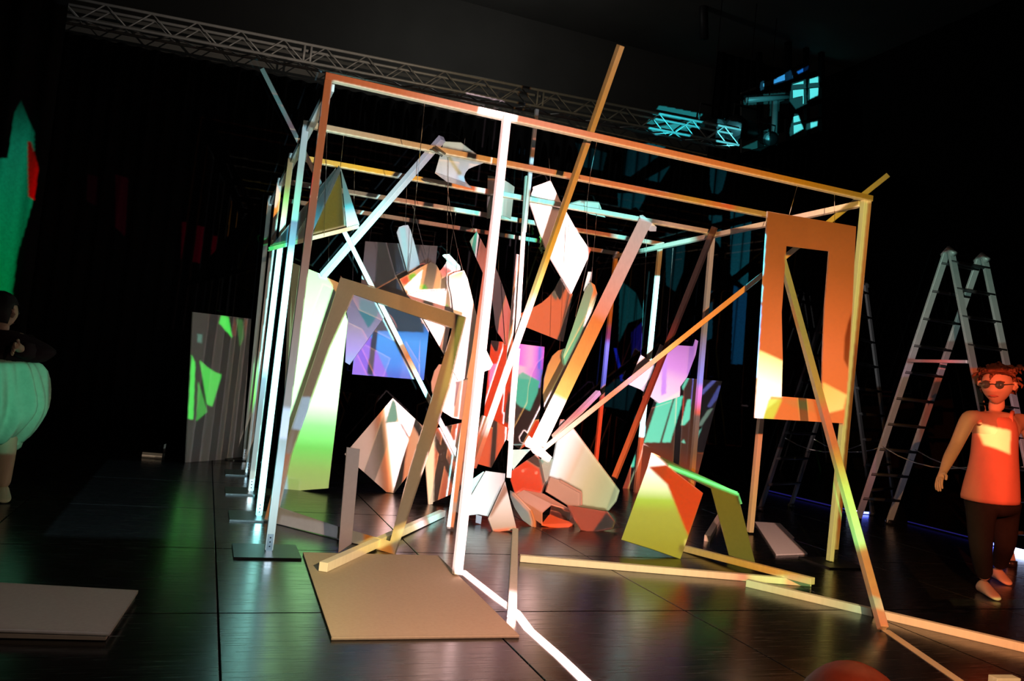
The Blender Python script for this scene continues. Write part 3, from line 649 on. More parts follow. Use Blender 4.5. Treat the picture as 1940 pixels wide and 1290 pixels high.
# --- large grey and blue back panel and lavender leaf beside it
bpn = board('grey_back_panel', [(692, 457), (829, 466), (803, 720), (667, 709)], PL(P(750, 590, 3.7), -8, 0), .014,
      A=stops(0, c(30, 34, 36), .58, c(50, 74, 96), .64, c(60, 130, 215), .72, c(86, 165, 250), .9, c(86, 150, 245), 1, c(90, 110, 215)), B=c(82, 62, 58), axis=((760, 458), (735, 715)),
      pa=[([(716, 457), (748, 459), (752, 560), (716, 600), (708, 560)], c(14, 20, 24)), ([(730, 560), (800, 600), (803, 630), (700, 626)], c(40, 66, 84)), ([(667, 709), (676, 632), (700, 632), (735, 714)], c(150, 112, 235)), ([(695, 708), (706, 625), (716, 625), (706, 712)], c(60, 66, 86))],
      pb=[([(716, 457), (748, 459), (752, 560), (716, 600), (708, 560)], c(44, 40, 36))], label='large grey panel lit blue along its bottom, hanging at the back left')
cord(P(700, 458, 3.68), P(706, 418, 3.12), bpn); cord(P(822, 466, 3.68), P(824, 440, 3.12), bpn)
lv = board('lavender_panel', [(645, 522), (668, 550), (720, 578), (728, 600), (662, 691), (654, 686), (658, 600)], PL(P(690, 600, 2.8), -30, 5), .012,
      A=stops(0, c(110, 100, 120), .5, c(140, 136, 170), .8, c(160, 150, 235), 1, c(150, 190, 240)), B=c(96, 72, 66), axis=((670, 550), (660, 690)), pa=[([(682, 564), (720, 578), (714, 600), (698, 622), (680, 590)], c(56, 120, 136))], label='lavender-lit leaf-shaped panel left of the big grey panel')
cord(P(668, 551, 2.78), P(672, 300, 2.08), lv)
# --- tongue
tg = board('tongue_panel', [(752, 440), (756, 430), (764, 427), (773, 426), (778, 436), (784, 456), (800, 520), (778, 524), (772, 514)], PL(P(775, 480, 2.9), 10, 5), .012, A=stops(0, c(170, 180, 190), .5, c(160, 200, 205), 1, c(150, 185, 205)), B=c(110, 96, 96), axis=((762, 428), (790, 520)),
      pa=[([(756, 432), (768, 430), (774, 518), (768, 500)], c(140, 205, 210))], label='tall pale tongue-shaped panel hanging above the white cluster')
cord(P(768, 427, 2.9), P(771, 345, 2.08), tg)
# --- white cluster in the centre left
pe = board('folded_peach_board', [(816, 496), (827, 502), (843, 531), (861, 566), (858, 596), (840, 590), (792, 556), (772, 560), (757, 529)], PL(P(810, 540, 2.25), 0, -15), .016, A=stops(0, c(60, 30, 14), .5, c(130, 100, 70), 1, c(200, 150, 110)), B=c(236, 150, 92), axis=((820, 496), (800, 560)),
      pa=[([(757, 529), (772, 521), (774, 534), (765, 541)], c(30, 10, 8)), ([(774, 522), (785, 516), (789, 522), (777, 534)], c(60, 170, 40)), ([(777, 534), (800, 512), (792, 551), (778, 556), (766, 545)], WHITE), ([(797, 538), (803, 538), (812, 548), (794, 549)], c(60, 180, 40)), ([(842, 580), (846, 576), (857, 590), (855, 596)], c(120, 200, 60))],
      pb=[([(757, 529), (772, 521), (777, 534), (765, 541)], c(240, 84, 50)), ([(774, 522), (785, 516), (789, 522), (777, 534)], c(120, 100, 30))],
      label='peach-lit folded panel at the upper left of the white cluster')
cord(P(774, 522, 2.24), P(805, 190, 0), pe); cord(P(806, 482, 2.2), P(782, 390, 2.08), pe); cord(P(770, 568, 2.1), P(776, 470, 3.0), pe)
ws = board('white_sheet_panel', [(772, 559), (792, 552), (845, 550), (842, 588), (837, 660), (843, 674), (802, 604), (790, 580)], PL(P(815, 590, 2.1), 0, 0), .012, A=WHITE, B=c(220, 130, 110), label='blazing white folded sheet below the peach-lit panel')
board('red_flap', [(839, 592), (856, 598), (843, 672), (837, 662)], PL(P(846, 630, 2.16), 0, 0), .01, A=c(60, 30, 30), B=c(200, 92, 84), parent=ws)
cord(P(845, 552, 2.1), P(850, 300, 1.04), ws)
bl = board('white_blade_panel', [(851, 522), (862, 516), (879, 512), (886, 528), (908, 618), (920, 660), (934, 690), (928, 700), (869, 722), (853, 692), (852, 660), (860, 597), (856, 560), (851, 540)], PL(P(885, 610, 1.75), -5, 5), .016, A=WHITE, B=c(245, 190, 140), pa=[([(851, 522), (879, 512), (876, 530), (860, 560), (852, 545)], [(0, c(180, 150, 110)), (1, WHITE)], ((865, 515), (868, 560)))], label='largest blazing white blade panel at the centre left')
board('under_flap', [(862, 712), (869, 722), (900, 712), (893, 704)], PL(P(880, 712, 1.8), 0, -30), .01, A=c(190, 200, 190), B=c(120, 80, 60), parent=bl)
cord(P(877, 512, 1.74), P(848, 352, 1.35), bl, .02)
hk = sheet('curled_strip', [((832, 514, 2.3), (846, 548, 2.3)), ((838, 508, 2.28), (858, 556, 2.3)), ((846, 494, 2.2), (868, 520, 2.2)), ((838, 484, 2.15), (872, 512, 2.15)), ((850, 482, 2.1), (871, 505, 2.1))], .008, A=stops(0, c(90, 50, 50), .5, c(90, 60, 60), .6, c(200, 240, 250), 1, COLD), B=c(230, 110, 96), label='small curled strip, white above and red below, on top of the white cluster')
cord(P(852, 482, 2.12), P(864, 400, 2.08), hk)
# --- white disc below the cluster
ds = board('white_disc_panel', [(832, 690), (823, 703), (817, 724), (818, 740), (823, 756), (831, 770), (841, 781), (857, 791), (874, 795), (889, 793), (893, 712), (880, 695)], PL(P(855, 745, 2.05), 0, 0), .014, A=WHITE, B=c(240, 150, 120), pa=[([(863, 722), (892, 716), (889, 792), (858, 791)], [(0, c(205, 140, 140)), (1, c(110, 80, 70))], ((872, 725), (872, 790)))], label='round white disc panel below the white cluster')
cord(P(850, 690, 2.06), P(868, 470, 2.08), ds)
# --- pink blade
pkb = sheet('curved_blade_panel', [((890, 457, 2.75), (903, 438, 2.75)), ((900, 484, 2.7), (917, 464, 2.7)), ((917, 522, 2.65), (936, 500, 2.65)), ((931, 563, 2.62), (951, 538, 2.62)), ((936, 592, 2.6), (967, 588, 2.6)), ((940, 624, 2.6), (970, 606, 2.6)), ((950, 640, 2.6), (966, 634, 2.6)), ((958, 655, 2.6), (962, 655, 2.6))], .012,
      A=stops(0, c(60, 170, 140), .2, c(96, 120, 110), .3, c(90, 60, 60), 1, c(60, 40, 50)), B=stops(0, c(90, 50, 36), .2, c(190, 100, 84), .4, c(220, 116, 104), 1, c(228, 92, 76)), label='long curved pink blade panel right of the front batten')
batten('shadow_line', P(949, 535, 2.58), P(957, 652, 2.575), .006, .004, 'black', parent=pkb)  # thin black strip standing for a shadow line across the blade
cord(P(898, 441, 2.74), P(891, 415, 2.08), pkb)
# --- fan, green blade, orange disc
fan = board('fan_panel', [(1066, 520), (1079, 546), (1085, 558), (1067, 647), (1060, 645), (992, 618), (986, 594), (1004, 586), (1026, 574), (1040, 562), (1050, 550)], PL(P(1040, 600, 3.0), 8, -3), .012, A=BK, B=c(240, 112, 72), pb=[([(1064, 522), (1068, 532), (1053, 571), (1044, 557)], c(110, 94, 74)), ([(1075, 552), (1079, 556), (1066, 640), (1060, 638)], c(150, 84, 62))], label='orange-red fan-shaped panel in the middle right')  # grey and dull slide patches paint shadows cast onto the fan
cord(P(995, 596, 2.98), P(1005, 395, 2.08), fan); cord(P(1070, 525, 2.98), P(1078, 425, 2.08), fan)
grn = board('green_blade_panel', [(1119, 534), (1124, 548), (1110, 600), (1080, 699), (1076, 699), (1069, 690), (1067, 672), (1085, 620), (1108, 550)], PL(P(1095, 620, 2.1), -20, 5), .012, A=stops(0, c(110, 120, 96), .5, c(110, 165, 118), 1, c(128, 205, 150)), B=c(110, 84, 60), axis=((1118, 540), (1075, 695)), label='pale green elongated blade panel with bright right edge')
board('bright_edge', [(1119, 534), (1127, 540), (1132, 557), (1122, 590), (1084, 700), (1079, 699), (1112, 600), (1124, 552)], PL(P(1105, 620, 2.13), 25, 0), .03, A=stops(0, c(60, 20, 10), .12, c(60, 30, 10), .25, c(240, 220, 170), .4, WHITE, 1, WHITE), B=c(250, 130, 70), parent=grn, axis=((1125, 536), (1082, 700)))
cord(P(1120, 535, 2.1), P(1131, 400, 2.08), grn); cord(P(1090, 600, 2.1), P(1117, 478, 2.2), grn)
loose('short white batten end above the green blade panel', P(1118, 516, 2.3), P(1109, 552, 2.25), .036, .03, A=c(240, 240, 235), B=c(200, 110, 90))
od = board('orange_disc_panel', [(1070, 660), (1058, 664), (1047, 674), (1038, 692), (1031, 718), (1029, 745), (1032, 776), (1038, 780), (1062, 778), (1090, 720), (1088, 680)], PL(P(1055, 720, 2.3), 0, 0), .014, A=stops(0, c(60, 40, 20), 1, c(120, 90, 50)), B=stops(0, c(236, 130, 76), .5, c(240, 160, 92), 1, c(250, 180, 110)), axis=((1060, 662), (1048, 778)), pb=[([(1078, 700), (1086, 706), (1050, 778), (1044, 778)], c(222, 88, 64))], label='half-round orange panel behind the green blade')
cord(P(1060, 664, 2.3), P(1072, 430, 2.08), od)

# --- red and teal panel at the back centre
rp = board('red_back_panel', [(931, 645), (1032, 657), (1019, 828), (985, 852), (916, 800)], PL(P(975, 740, 3.4), 5, 0), .012, A=c(30, 6, 6), B=c(238, 66, 38),
      pa=[([(982, 650), (1032, 657), (1028, 700), (980, 700)], [(0, c(235, 90, 215)), (.5, c(240, 170, 210)), (.75, c(225, 110, 225)), (.85, c(60, 110, 225)), (1, c(220, 90, 220))], ((982, 660), (1030, 662))), ([(928, 690), (960, 688), (1028, 700), (1024, 735), (926, 730)], [(0, c(235, 120, 180)), (.6, c(245, 190, 205)), (.85, c(230, 120, 220)), (1, c(60, 110, 220))], ((930, 700), (1028, 705))),
          ([(972, 716), (990, 705), (1022, 722), (1018, 745), (1004, 778), (985, 770), (965, 750)], c(76, 178, 146))],
      pb=[([(982, 650), (1032, 657), (1024, 735), (965, 735), (975, 700)], c(110, 60, 70)), ([(972, 716), (1024, 722), (1004, 778), (965, 760)], c(30, 30, 26)), ([(962, 740), (985, 768), (1000, 778), (992, 812), (972, 806), (955, 800)], c(56, 46, 40))], label='tall red panel with pink and teal patches at the back centre')
cord(P(940, 648, 3.38), P(946, 452, 3.12), rp); cord(P(1025, 657, 3.38), P(1030, 467, 3.12), rp)
# --- diamond board standing on its corner
dd = board('square_board', [(744, 754), (800, 806), (797, 868), (747, 934), (732, 932), (655, 864), (653, 860)], PL(G(740, 934), -14, 12), .014, A=stops(0, c(120, 100, 92), .3, c(140, 112, 102), .42, c(110, 84, 70), .5, c(90, 70, 50), .55, c(230, 160, 110), .6, WHITE, 1, WHITE), B=stops(0, c(160, 128, 112), .36, c(160, 118, 100), .44, c(130, 60, 30), .5, c(190, 80, 36), .58, c(240, 120, 70), 1, c(240, 170, 130)), axis=((655, 862), (800, 845)),
      pa=[([(744, 754), (750, 762), (756, 800), (730, 802), (736, 778)], c(120, 160, 136)), ([(757, 802), (761, 802), (790, 852), (788, 858)], c(90, 30, 16))], label='square board standing on one corner, white on its right half')
# --- orange folded boards
ob = board('orange_folded_board', [(824, 812), (888, 798), (889, 850), (886, 916), (868, 931), (812, 955), (806, 872)], PL(G(818, 955), 12, 6), .014, A=c(30, 12, 8), B=stops(0, c(226, 98, 66), .5, c(205, 104, 72), 1, c(190, 84, 56)), axis=((850, 805), (845, 950)), pa=[([(817, 834), (822, 830), (821, 956), (811, 956), (808, 880)], c(250, 225, 190))], pb=[([(876, 800), (888, 800), (870, 880), (852, 868)], c(110, 92, 76)), ([(826, 818), (830, 816), (872, 915), (868, 925)], c(120, 72, 48))],
      label='orange folded board standing left of the heap')
board('side_flap', [(806, 872), (824, 812), (820, 955), (812, 956)], PL(G(814, 955.5), -20, 4), .012, A=c(250, 215, 180, .9), B=c(240, 140, 90), parent=ob)
r1 = board('peach_board', [(913, 786), (931, 793), (898, 882), (893, 868), (905, 800)], PL(P(913, 835, 1.9), -25, 5), .012, A=c(90, 60, 44), B=stops(0, c(205, 150, 112), .5, c(226, 96, 64), 1, c(232, 90, 60)), axis=((918, 788), (896, 880)), label='narrow peach-lit board standing at the left of the heap')
r2 = board('orange_board', [(931, 793), (964, 812), (961, 828), (931, 886), (902, 878)], PL(P(935, 840, 1.9), 10, 5), .012, A=c(20, 8, 6), B=c(236, 92, 58), pb=[([(935, 800), (938, 800), (934, 880), (930, 880)], c(120, 50, 36))], label='orange square board standing in the heap')
s1 = board('white_board_piece', [(970, 852), (1006, 851), (995, 862), (972, 890), (968, 880)], PL(P(985, 868, 1.5), -10, 20), .014, A=c(200, 235, 225), B=c(150, 90, 60), label='small pale board piece under the plank end in the heap')
t1 = board('red_board', [(968, 893), (1016, 860), (1026, 873), (1034, 918), (1026, 938), (977, 938), (968, 910)], PL(P(1000, 900, 1.75), 5, 8), .012, A=c(20, 4, 4), B=c(240, 66, 36), pa=[([(988, 892), (993, 889), (992, 894)], c(255, 190, 160)), ([(1014, 896), (1017, 893), (1017, 899)], c(255, 180, 150))], label='bright red board in the middle of the heap')
u1 = board('grey_green_board', [(1024, 870), (1034, 864), (1047, 870), (1038, 908), (1033, 914)], PL(P(1035, 888, 1.65), -10, 0), .014, A=stops(0, c(100, 180, 160), .3, c(150, 150, 130), 1, c(140, 130, 116)), B=c(130, 100, 84), axis=((1035, 866), (1035, 912)), label='narrow grey-green board beside the red board')
# --- big white triangular panel at the right of the heap
v1 = board('sail_panel', [(1064, 794), (1080, 806), (1173, 930), (1166, 950), (1151, 968), (1077, 957), (1036, 930), (1037, 915), (1050, 866)], PL(G(1151, 968), 14, 10), .022, A=stops(0, c(225, 250, 250), .12, c(240, 232, 226), .3, c(210, 176, 150), .34, c(206, 186, 160), .55, c(190, 170, 130), .75, c(165, 160, 120), 1, c(160, 170, 130)), B=stops(0, c(160, 110, 90), .5, c(140, 106, 76), 1, c(128, 116, 76)), axis=((1045, 880), (1168, 940)), label='large sail-shaped pale panel with orange rim at the right of the heap')
v2 = board('pink_board', [(1043, 904), (1060, 910), (1101, 933), (1101, 958), (1077, 958), (1035, 931)], PL(P(1070, 935, 1.5), 0, 10), .02, A=c(80, 70, 64), B=c(200, 128, 100), label='pink-brown board leaning against the foot of the sail panel')
# --- hexagonal tube of folded board
hx = empty('folded_tube', G(1040, 985)); tag(hx, 'short tube folded from orange board lying open-ended in the heap', 'panel')
for poly, ca, cb in (([(979, 936, 1.45), (992, 928, 1.5), (1045, 955, 1.15), (1026, 971, 1.05), (985, 945, 1.35)], c(80, 60, 52), c(205, 120, 96)), ([(992, 928, 1.52), (1030, 935, 1.6), (1083, 966, 1.2), (1045, 955, 1.15)], c(40, 30, 28), c(190, 100, 72)),
                     ([(985, 946, 1.35), (1026, 971, 1.05), (1026, 993, 1.04), (990, 968, 1.3)], c(30, 20, 18), c(196, 104, 66)), ([(1026, 993, 1.04), (1072, 1003, 1.0), (1088, 991, 1.15), (1040, 975, 1.4)], c(20, 8, 6), c(226, 74, 40)),
                     ([(1045, 957, 1.45), (1082, 967, 1.5), (1086, 992, 1.4), (1040, 985, 1.4)], c(6, 4, 4), c(60, 14, 12)), ([(1082, 966, 1.2), (1090, 976, 1.2), (1087, 993, 1.15), (1078, 985, 1.3)], c(40, 44, 44), c(110, 80, 70))):
    board('facet', poly, None, .01, A=ca, B=cb, parent=hx)
x1 = board('leaning_strip', [(966, 929), (975, 934), (1008, 968), (1014, 988), (1014, 999), (1009, 999), (990, 985), (975, 962), (967, 942)], PL(G(1014, 999), -50, 10), .018, A=stops(0, c(60, 80, 84), .5, c(96, 112, 110), 1, c(120, 120, 100)), B=c(90, 66, 54), axis=((968, 930), (1012, 998)), label='dim rounded strip leaning at the front of the heap')
y1 = board('dark_red_board', [(1076, 957), (1151, 969), (1174, 999), (1122, 1008), (1101, 1004)], PL(G(1110, 1006), 5, 35), .014, A=BK, B=c(176, 74, 54), pb=[([(1149, 970), (1174, 999), (1122, 1008)], c(44, 40, 38))], label='dark red board lying under the sail panel, half in shadow')
z1 = board('white_front_board', [(920, 892), (957, 897), (956, 914), (926, 978), (907, 974), (886, 976), (886, 950)], PL(P(925, 935, 1.15), -12, 25), .014, A=stops(0, c(225, 255, 252, 1.3), .5, c(225, 245, 245), 1, c(215, 200, 200)), B=c(150, 100, 84), axis=((890, 930), (955, 930)), label='white board at the front of the heap behind the front batten')
board('tape_tab', [(902, 975), (913, 978), (911, 993), (901, 990)], PL(P(907, 984, 1.05), -12, 10), .004, A=c(150, 165, 180), B=c(90, 80, 80), parent=z1)
z0 = board('cyan_board', [(916, 893), (930, 900), (910, 950), (884, 978), (857, 966), (855, 950), (880, 918)], PL(P(890, 940, 1.35), -20, 30), .014, A=stops(0, c(90, 190, 200), .35, c(170, 235, 230), 1, COLD), B=c(80, 60, 56), axis=((858, 955), (920, 905)), label='turquoise-lit board at the left foot of the heap')
z2 = board('pink_trapezoid_board', [(957, 912), (979, 1003), (935, 1009), (925, 982)], PL(G(957, 1007), -8, 25), .018, A=stops(0, c(230, 225, 225), .5, c(205, 190, 180), 1, c(90, 80, 70)), B=stops(0, c(190, 130, 110), 1, c(200, 150, 118)), axis=((955, 915), (957, 1005)), pa=[([(956, 914), (963, 930), (930, 980), (926, 978)], c(50, 20, 16))], label='pink trapezoid board standing at the very front of the heap')

def rim(parent, pl, px, col, w=.016, d=.024):
    for a, b in zip(px, px[1:]):
        q1, q2 = on(pl, *a), on(pl, *b)
        batten('rim', q1, q2, w, d, 'board', A=BK, B=col, parent=parent, up=pl[1])
rim(v1, PL(G(1151, 968), 14, 10), [(1066, 795), (1081, 807), (1172, 929), (1166, 949), (1151, 967)], c(240, 108, 60), .012, .026)
rim(v2, PL(P(1070, 935, 1.5), 0, 10), [(1060, 911), (1100, 933), (1100, 957)], c(236, 104, 66), .02, .03)
rim(x1, PL(G(1014, 999), -50, 10), [(975, 935), (1007, 968), (1013, 988), (1012, 998)], c(236, 120, 66), .014, .022)
rim(z2, PL(G(957, 1007), -8, 25), [(936, 1007), (978, 1002)], c(236, 120, 84), .014, .022)
# --- big green-lit panel at the left
gp_ = board('tall_green_panel', [(553, 497), (608, 519), (620, 527), (640, 560), (659, 608), (622, 925), (533, 932)], PL(G(578, 930), -18, 3), .014,
      A=stops(0, (.75, 1.5, .75), .2, GREENW, .6, GREENW, .7, (.34, 1.25, .34), .8, c(110, 214, 96), .9, c(140, 178, 92), 1, c(150, 164, 96)), B=c(70, 60, 38), axis=((610, 515), (580, 930)),
      pa=[([(553, 497), (563, 501), (545, 780), (538, 850)], [(0, c(110, 215, 100)), (.6, c(140, 230, 110)), (1, c(150, 220, 130))], ((556, 497), (540, 850)))], label='tall green and white lit panel standing at the left')
board('side_flap', [(546, 560), (552, 497), (554, 498), (535, 930), (532, 930)], PL(G(533.5, 931), -60, 2), .012, A=c(150, 190, 170), B=c(80, 70, 60), parent=gp_)
pc = board('peach_backing_panel', [(618, 525), (643, 536), (657, 600), (640, 640), (620, 600)], PL(P(640, 570, 2.6), 0, 0), .012, A=c(70, 50, 30), B=c(196, 140, 84), label='peach-lit panel peeping out behind the tall green panel')
cord(P(622, 528, 2.6), P(625, 330, 2.08), pc)
# --- open frame of brown board leaning in front
FPL = PL(G(747, 1050), -51, 22)
fb = ring_board('open_board_frame', [(645, 525), (760, 560), (882, 600), (850, 735), (797, 900), (747, 1050), (640, 1020), (500, 986), (535, 860), (602, 660)], [(669, 557), (760, 589), (857, 622), (820, 745), (775, 890), (739, 1025), (640, 997), (528, 960), (551, 860), (622, 660)], FPL, .014, 'hard',
      A=BK, B=stops(0, c(120, 102, 84), .5, c(134, 104, 72), .8, c(172, 116, 70), 1, c(150, 104, 64)), axis=((600, 700), (880, 640)), alb=.5,
      pa=[([(870, 598), (884, 602), (850, 735), (815, 820), (840, 720)], [(0, c(150, 130, 60)), (.6, c(110, 110, 50)), (1, BK)], ((870, 600), (822, 800))), ([(533, 975), (641, 995), (641, 1021), (525, 996)], c(80, 80, 84)), ([(505, 960), (560, 800), (550, 870), (528, 962)], c(60, 66, 74)), ([(572, 752), (590, 752), (578, 815), (553, 812)], c(110, 150, 176))],
      pb=[([(500, 986), (505, 965), (540, 858), (551, 860), (528, 960)], c(150, 86, 36)), ([(690, 1010), (739, 1025), (748, 1052), (690, 1036)], c(170, 92, 36))], label='large open rectangular frame of brown board leaning at the front left')
gb = board('upright_grey_board', [(657, 847), (682, 851), (676, 920), (666, 1030), (641, 1047), (646, 980)], PL(G(641, 1047), 0, 2), .016, 'hard', A=c(70, 66, 66), B=stops(0, c(104, 90, 82), .7, c(112, 88, 76), 1, c(120, 82, 62)), axis=((670, 850), (650, 1040)), alb=.5, label='narrow upright grey board standing on the floor at the front left')
# --- flat sheets on the floor
def flat(name, px, z, th, label, A, B, mt='card', n=1, parent=None):
    pts = [G(*q, z) for q in px]; k = len(pts)
    vs = pts + [p - UP * th for p in pts]
    fs = [tuple(range(k)), tuple(range(2 * k - 1, k - 1, -1))] + [(i, (i + 1) % k, k + (i + 1) % k, k + i) for i in range(k)]
    o = link_mesh(name, vs, fs, M[mt], parent)
    if label: tag(o, label, 'sheet')
    for pr, col in ((PA, A), (PB, B)):
        if col is not None: pr.paint(pts, col, albedo(mt), UP, axis=(pts[0], pts[2]))
    return o
flat('fibreboard_sheet', [(574, 1046), (830, 1052), (984, 1203), (628, 1207)], .014, .013, 'large fibreboard sheet lying flat on the floor at the front', c(30, 30, 20), stops(0, c(152, 128, 84), .4, c(150, 108, 80), 1, c(158, 104, 80)))
flat('board_sheet', [(-160, 1094), (262, 1118), (208, 1198), (-160, 1185)], .04, .013, 'upper of two grey boards stacked on the floor at lower left', c(22, 22, 22), c(56, 46, 40))
flat('board_sheet', [(-160, 1100), (258, 1120), (201, 1205), (-160, 1196)], .02, .016, 'lower of two boards stacked on the floor at lower left, red-lit edge', None, None, 'hard')
flat('board_offcut', [(1430, 988), (1478, 991), (1505, 1018), (1502, 1021), (1530, 1048), (1470, 1050)], .014, .013, 'pale board offcut lying flat behind the folded yellow boards', c(20, 18, 18), c(128, 96, 84))
flat('wood_offcut', [(270, 856), (308, 859), (307, 864), (269, 861)], .03, .03, 'small wood offcut on the dark floor left of the back panel', None, c(60, 50, 40), 'pine')
flat('wood_block', [(311, 842), (315, 840), (314, 846), (310, 848)], .05, .05, 'tiny wood block beside the small offcut at the left back', None, c(60, 64, 60), 'pine')

# --- dim panel at left back with green patches
KP = PL(G(352, 876), 0, 0)
a_, b_ = G(352, 876), G(458, 868); nn = (b_ - a_).cross(UP).normalized(); nn = nn if nn.dot(CAM - a_) > 0 else -nn
KP = (a_, nn)
gr = c(76, 220, 84)
board('dim_back_panel', [(366, 591), (476, 604), (458, 868), (352, 876)], KP, .014, A=c(18, 18, 16), B=c(42, 40, 34),
      pa=[([(419, 597), (433, 601), (440, 640), (415, 612)], gr), ([(363, 672), (370, 688), (366, 795), (356, 793)], gr), ([(378, 682), (392, 695), (408, 705), (420, 710), (402, 770), (392, 766), (384, 718)], c(76, 196, 78)), ([(375, 722), (380, 736), (393, 780), (372, 798)], c(60, 150, 60)), ([(448, 604), (460, 605), (462, 640), (454, 658)], c(50, 96, 46)), ([(374, 632), (384, 634), (382, 650), (374, 648)], c(70, 110, 96))],
      pb=[([(432, 600), (444, 602), (452, 640), (440, 636)], c(90, 50, 36)), ([(464, 606), (474, 606), (472, 680), (464, 700)], c(100, 60, 40))],
      label='dim grey board standing at the left back with green light shapes')
# --- yellow folded boards at the right front
yt = empty('folded_yellow_boards', G(1290, 1040)); tag(yt, 'yellow-green folded boards standing like a small table at right', 'panel')
YP = PL(G(1289, 1059), -34, 22)
board('front_board', [(1234, 857), (1264, 882), (1332, 934), (1289, 1059), (1235, 1040), (1177, 1022), (1227, 884)], YP, .016,
      A=stops(0, WHITE, .2, c(250, 255, 225, 1.2), .36, c(235, 250, 190), .48, c(150, 195, 70), .6, c(140, 150, 60), 1, c(110, 112, 36)), B=stops(0, c(120, 90, 30), 1, c(130, 108, 36)), axis=((1232, 860), (1225, 1040)), parent=yt,
      pa=[([(1228, 884), (1263, 880), (1334, 934), (1304, 1016), (1264, 918)], BK)], pb=[([(1228, 884), (1263, 880), (1334, 934), (1304, 1016), (1264, 918)], c(222, 72, 26)), ([(1228, 884), (1263, 880), (1262, 894), (1258, 912)], c(200, 70, 24))])  # red triangle: cool light painted out as a cast shadow, warm light left
f1, f2 = on(YP, 1250, 870), on(YP, 1264, 882)
lg = G(1430, 1067); lg2 = G(1382, 1053)
LP_ = (lg, Vector((-.45, -.88, .12)).normalized())
board('leg_board', [(1346, 922), (1397, 934), (1431, 1067), (1381, 1052)], LP_, .014, A=c(50, 46, 14), B=stops(0, c(104, 84, 26), 1, c(92, 84, 34)), axis=((1370, 925), (1400, 1060)), parent=yt, mt='hard')
l1, l2 = on(LP_, 1397, 934), on(LP_, 1346, 922)
n_ = Vector((0, 0, 1))
vs = [f2, l1, l2, on(YP, 1262, 884)]
top = [on(YP, 1236, 859), l1, l2, on(YP, 1266, 884)]
k = 4
tvs = [p + UP * .006 for p in top] + [p - UP * .012 for p in top]
link_mesh('top_board', tvs, [(0, 1, 2, 3), (7, 6, 5, 4), (0, 4, 5, 1), (1, 5, 6, 2), (2, 6, 7, 3), (3, 7, 4, 0)], M['hard'], yt)
PA.paint(top, c(16, 20, 6), albedo('hard'), UP, cosf=.2); PB.paint(top, c(50, 44, 14), .5, UP, cosf=.3)
batten('edge_strip', on(YP, 1266, 883), l1, .012, .02, 'board', A=c(110, 245, 130, 1.2), B=c(40, 36, 12), parent=yt)
batten('edge_strip', l1, on(LP_, 1404, 955), .012, .02, 'board', A=c(90, 210, 110), B=c(40, 36, 12), parent=yt)
# --- dark panel at the right back with teal slide light, batten shadows left as painted gaps
hp = board('leaning_back_panel', [(1256, 712), (1368, 722), (1340, 830), (1312, 940), (1180, 925), (1225, 800)], PL(G(1180, 925), -6, 14), .014, A=c(12, 10, 14), B=stops(0, c(58, 38, 34), .6, c(80, 44, 28), .8, c(130, 52, 32), 1, c(150, 60, 40)), axis=((1310, 715), (1250, 932)),
      pa=[([(1248, 752), (1276, 752), (1250, 838), (1220, 838), (1236, 790)], c(98, 222, 186)), ([(1279, 752), (1294, 750), (1290, 770), (1270, 838), (1254, 838)], c(98, 222, 186)), ([(1302, 757), (1316, 756), (1312, 788), (1296, 806), (1290, 805)], c(98, 222, 186)), ([(1302, 714), (1306, 716), (1294, 740), (1292, 732)], c(90, 200, 170)),
          ([(1350, 720), (1358, 720), (1318, 762), (1320, 748)], c(80, 84, 150)), ([(1362, 730), (1367, 732), (1358, 756), (1346, 772), (1340, 770)], c(64, 70, 130)), ([(1340, 778), (1352, 772), (1330, 806), (1320, 808)], c(100, 120, 108)), ([(1322, 818), (1330, 810), (1322, 830), (1316, 834)], c(96, 160, 140)), ([(1291, 838), (1295, 832), (1299, 840)], c(110, 210, 180)), ([(1210, 845), (1218, 846), (1205, 885), (1194, 884)], c(96, 216, 180))], label='dark board leaning at the right back with teal window-shaped light')
# --- purple boards
p1 = board('white_pink_board', [(1214, 672), (1232, 684), (1244, 700), (1214, 738), (1190, 728)], PL(P(1215, 705, 2.62), -15, 5), .012, A=c(250, 225, 245), B=c(190, 120, 110), label='small white and pink board left of the purple curved board')
p2 = board('purple_curved_board', [(1252, 652), (1258, 656), (1285, 654), (1314, 656), (1318, 643), (1323, 646), (1318, 672), (1302, 714), (1289, 732), (1288, 751), (1249, 764), (1213, 737), (1232, 700)], PL(P(1265, 700, 2.9), 10, 0), .012, A=stops(0, c(170, 110, 190), .4, c(210, 140, 225), .6, c(235, 190, 230), 1, c(250, 220, 235)), B=c(130, 76, 90), axis=((1285, 655), (1255, 760)),
      pa=[([(1256, 678), (1264, 676), (1262, 745), (1252, 750)], c(196, 140, 240))], pb=[([(1249, 764), (1288, 740), (1288, 751)], c(245, 140, 66))], label='purple and pink lit curved board hanging at the right centre')
cord(P(1262, 655, 2.9), P(1275, 470, 2.08), p2); cord(P(1214, 673, 2.6), P(1226, 440, 2.08), p1)
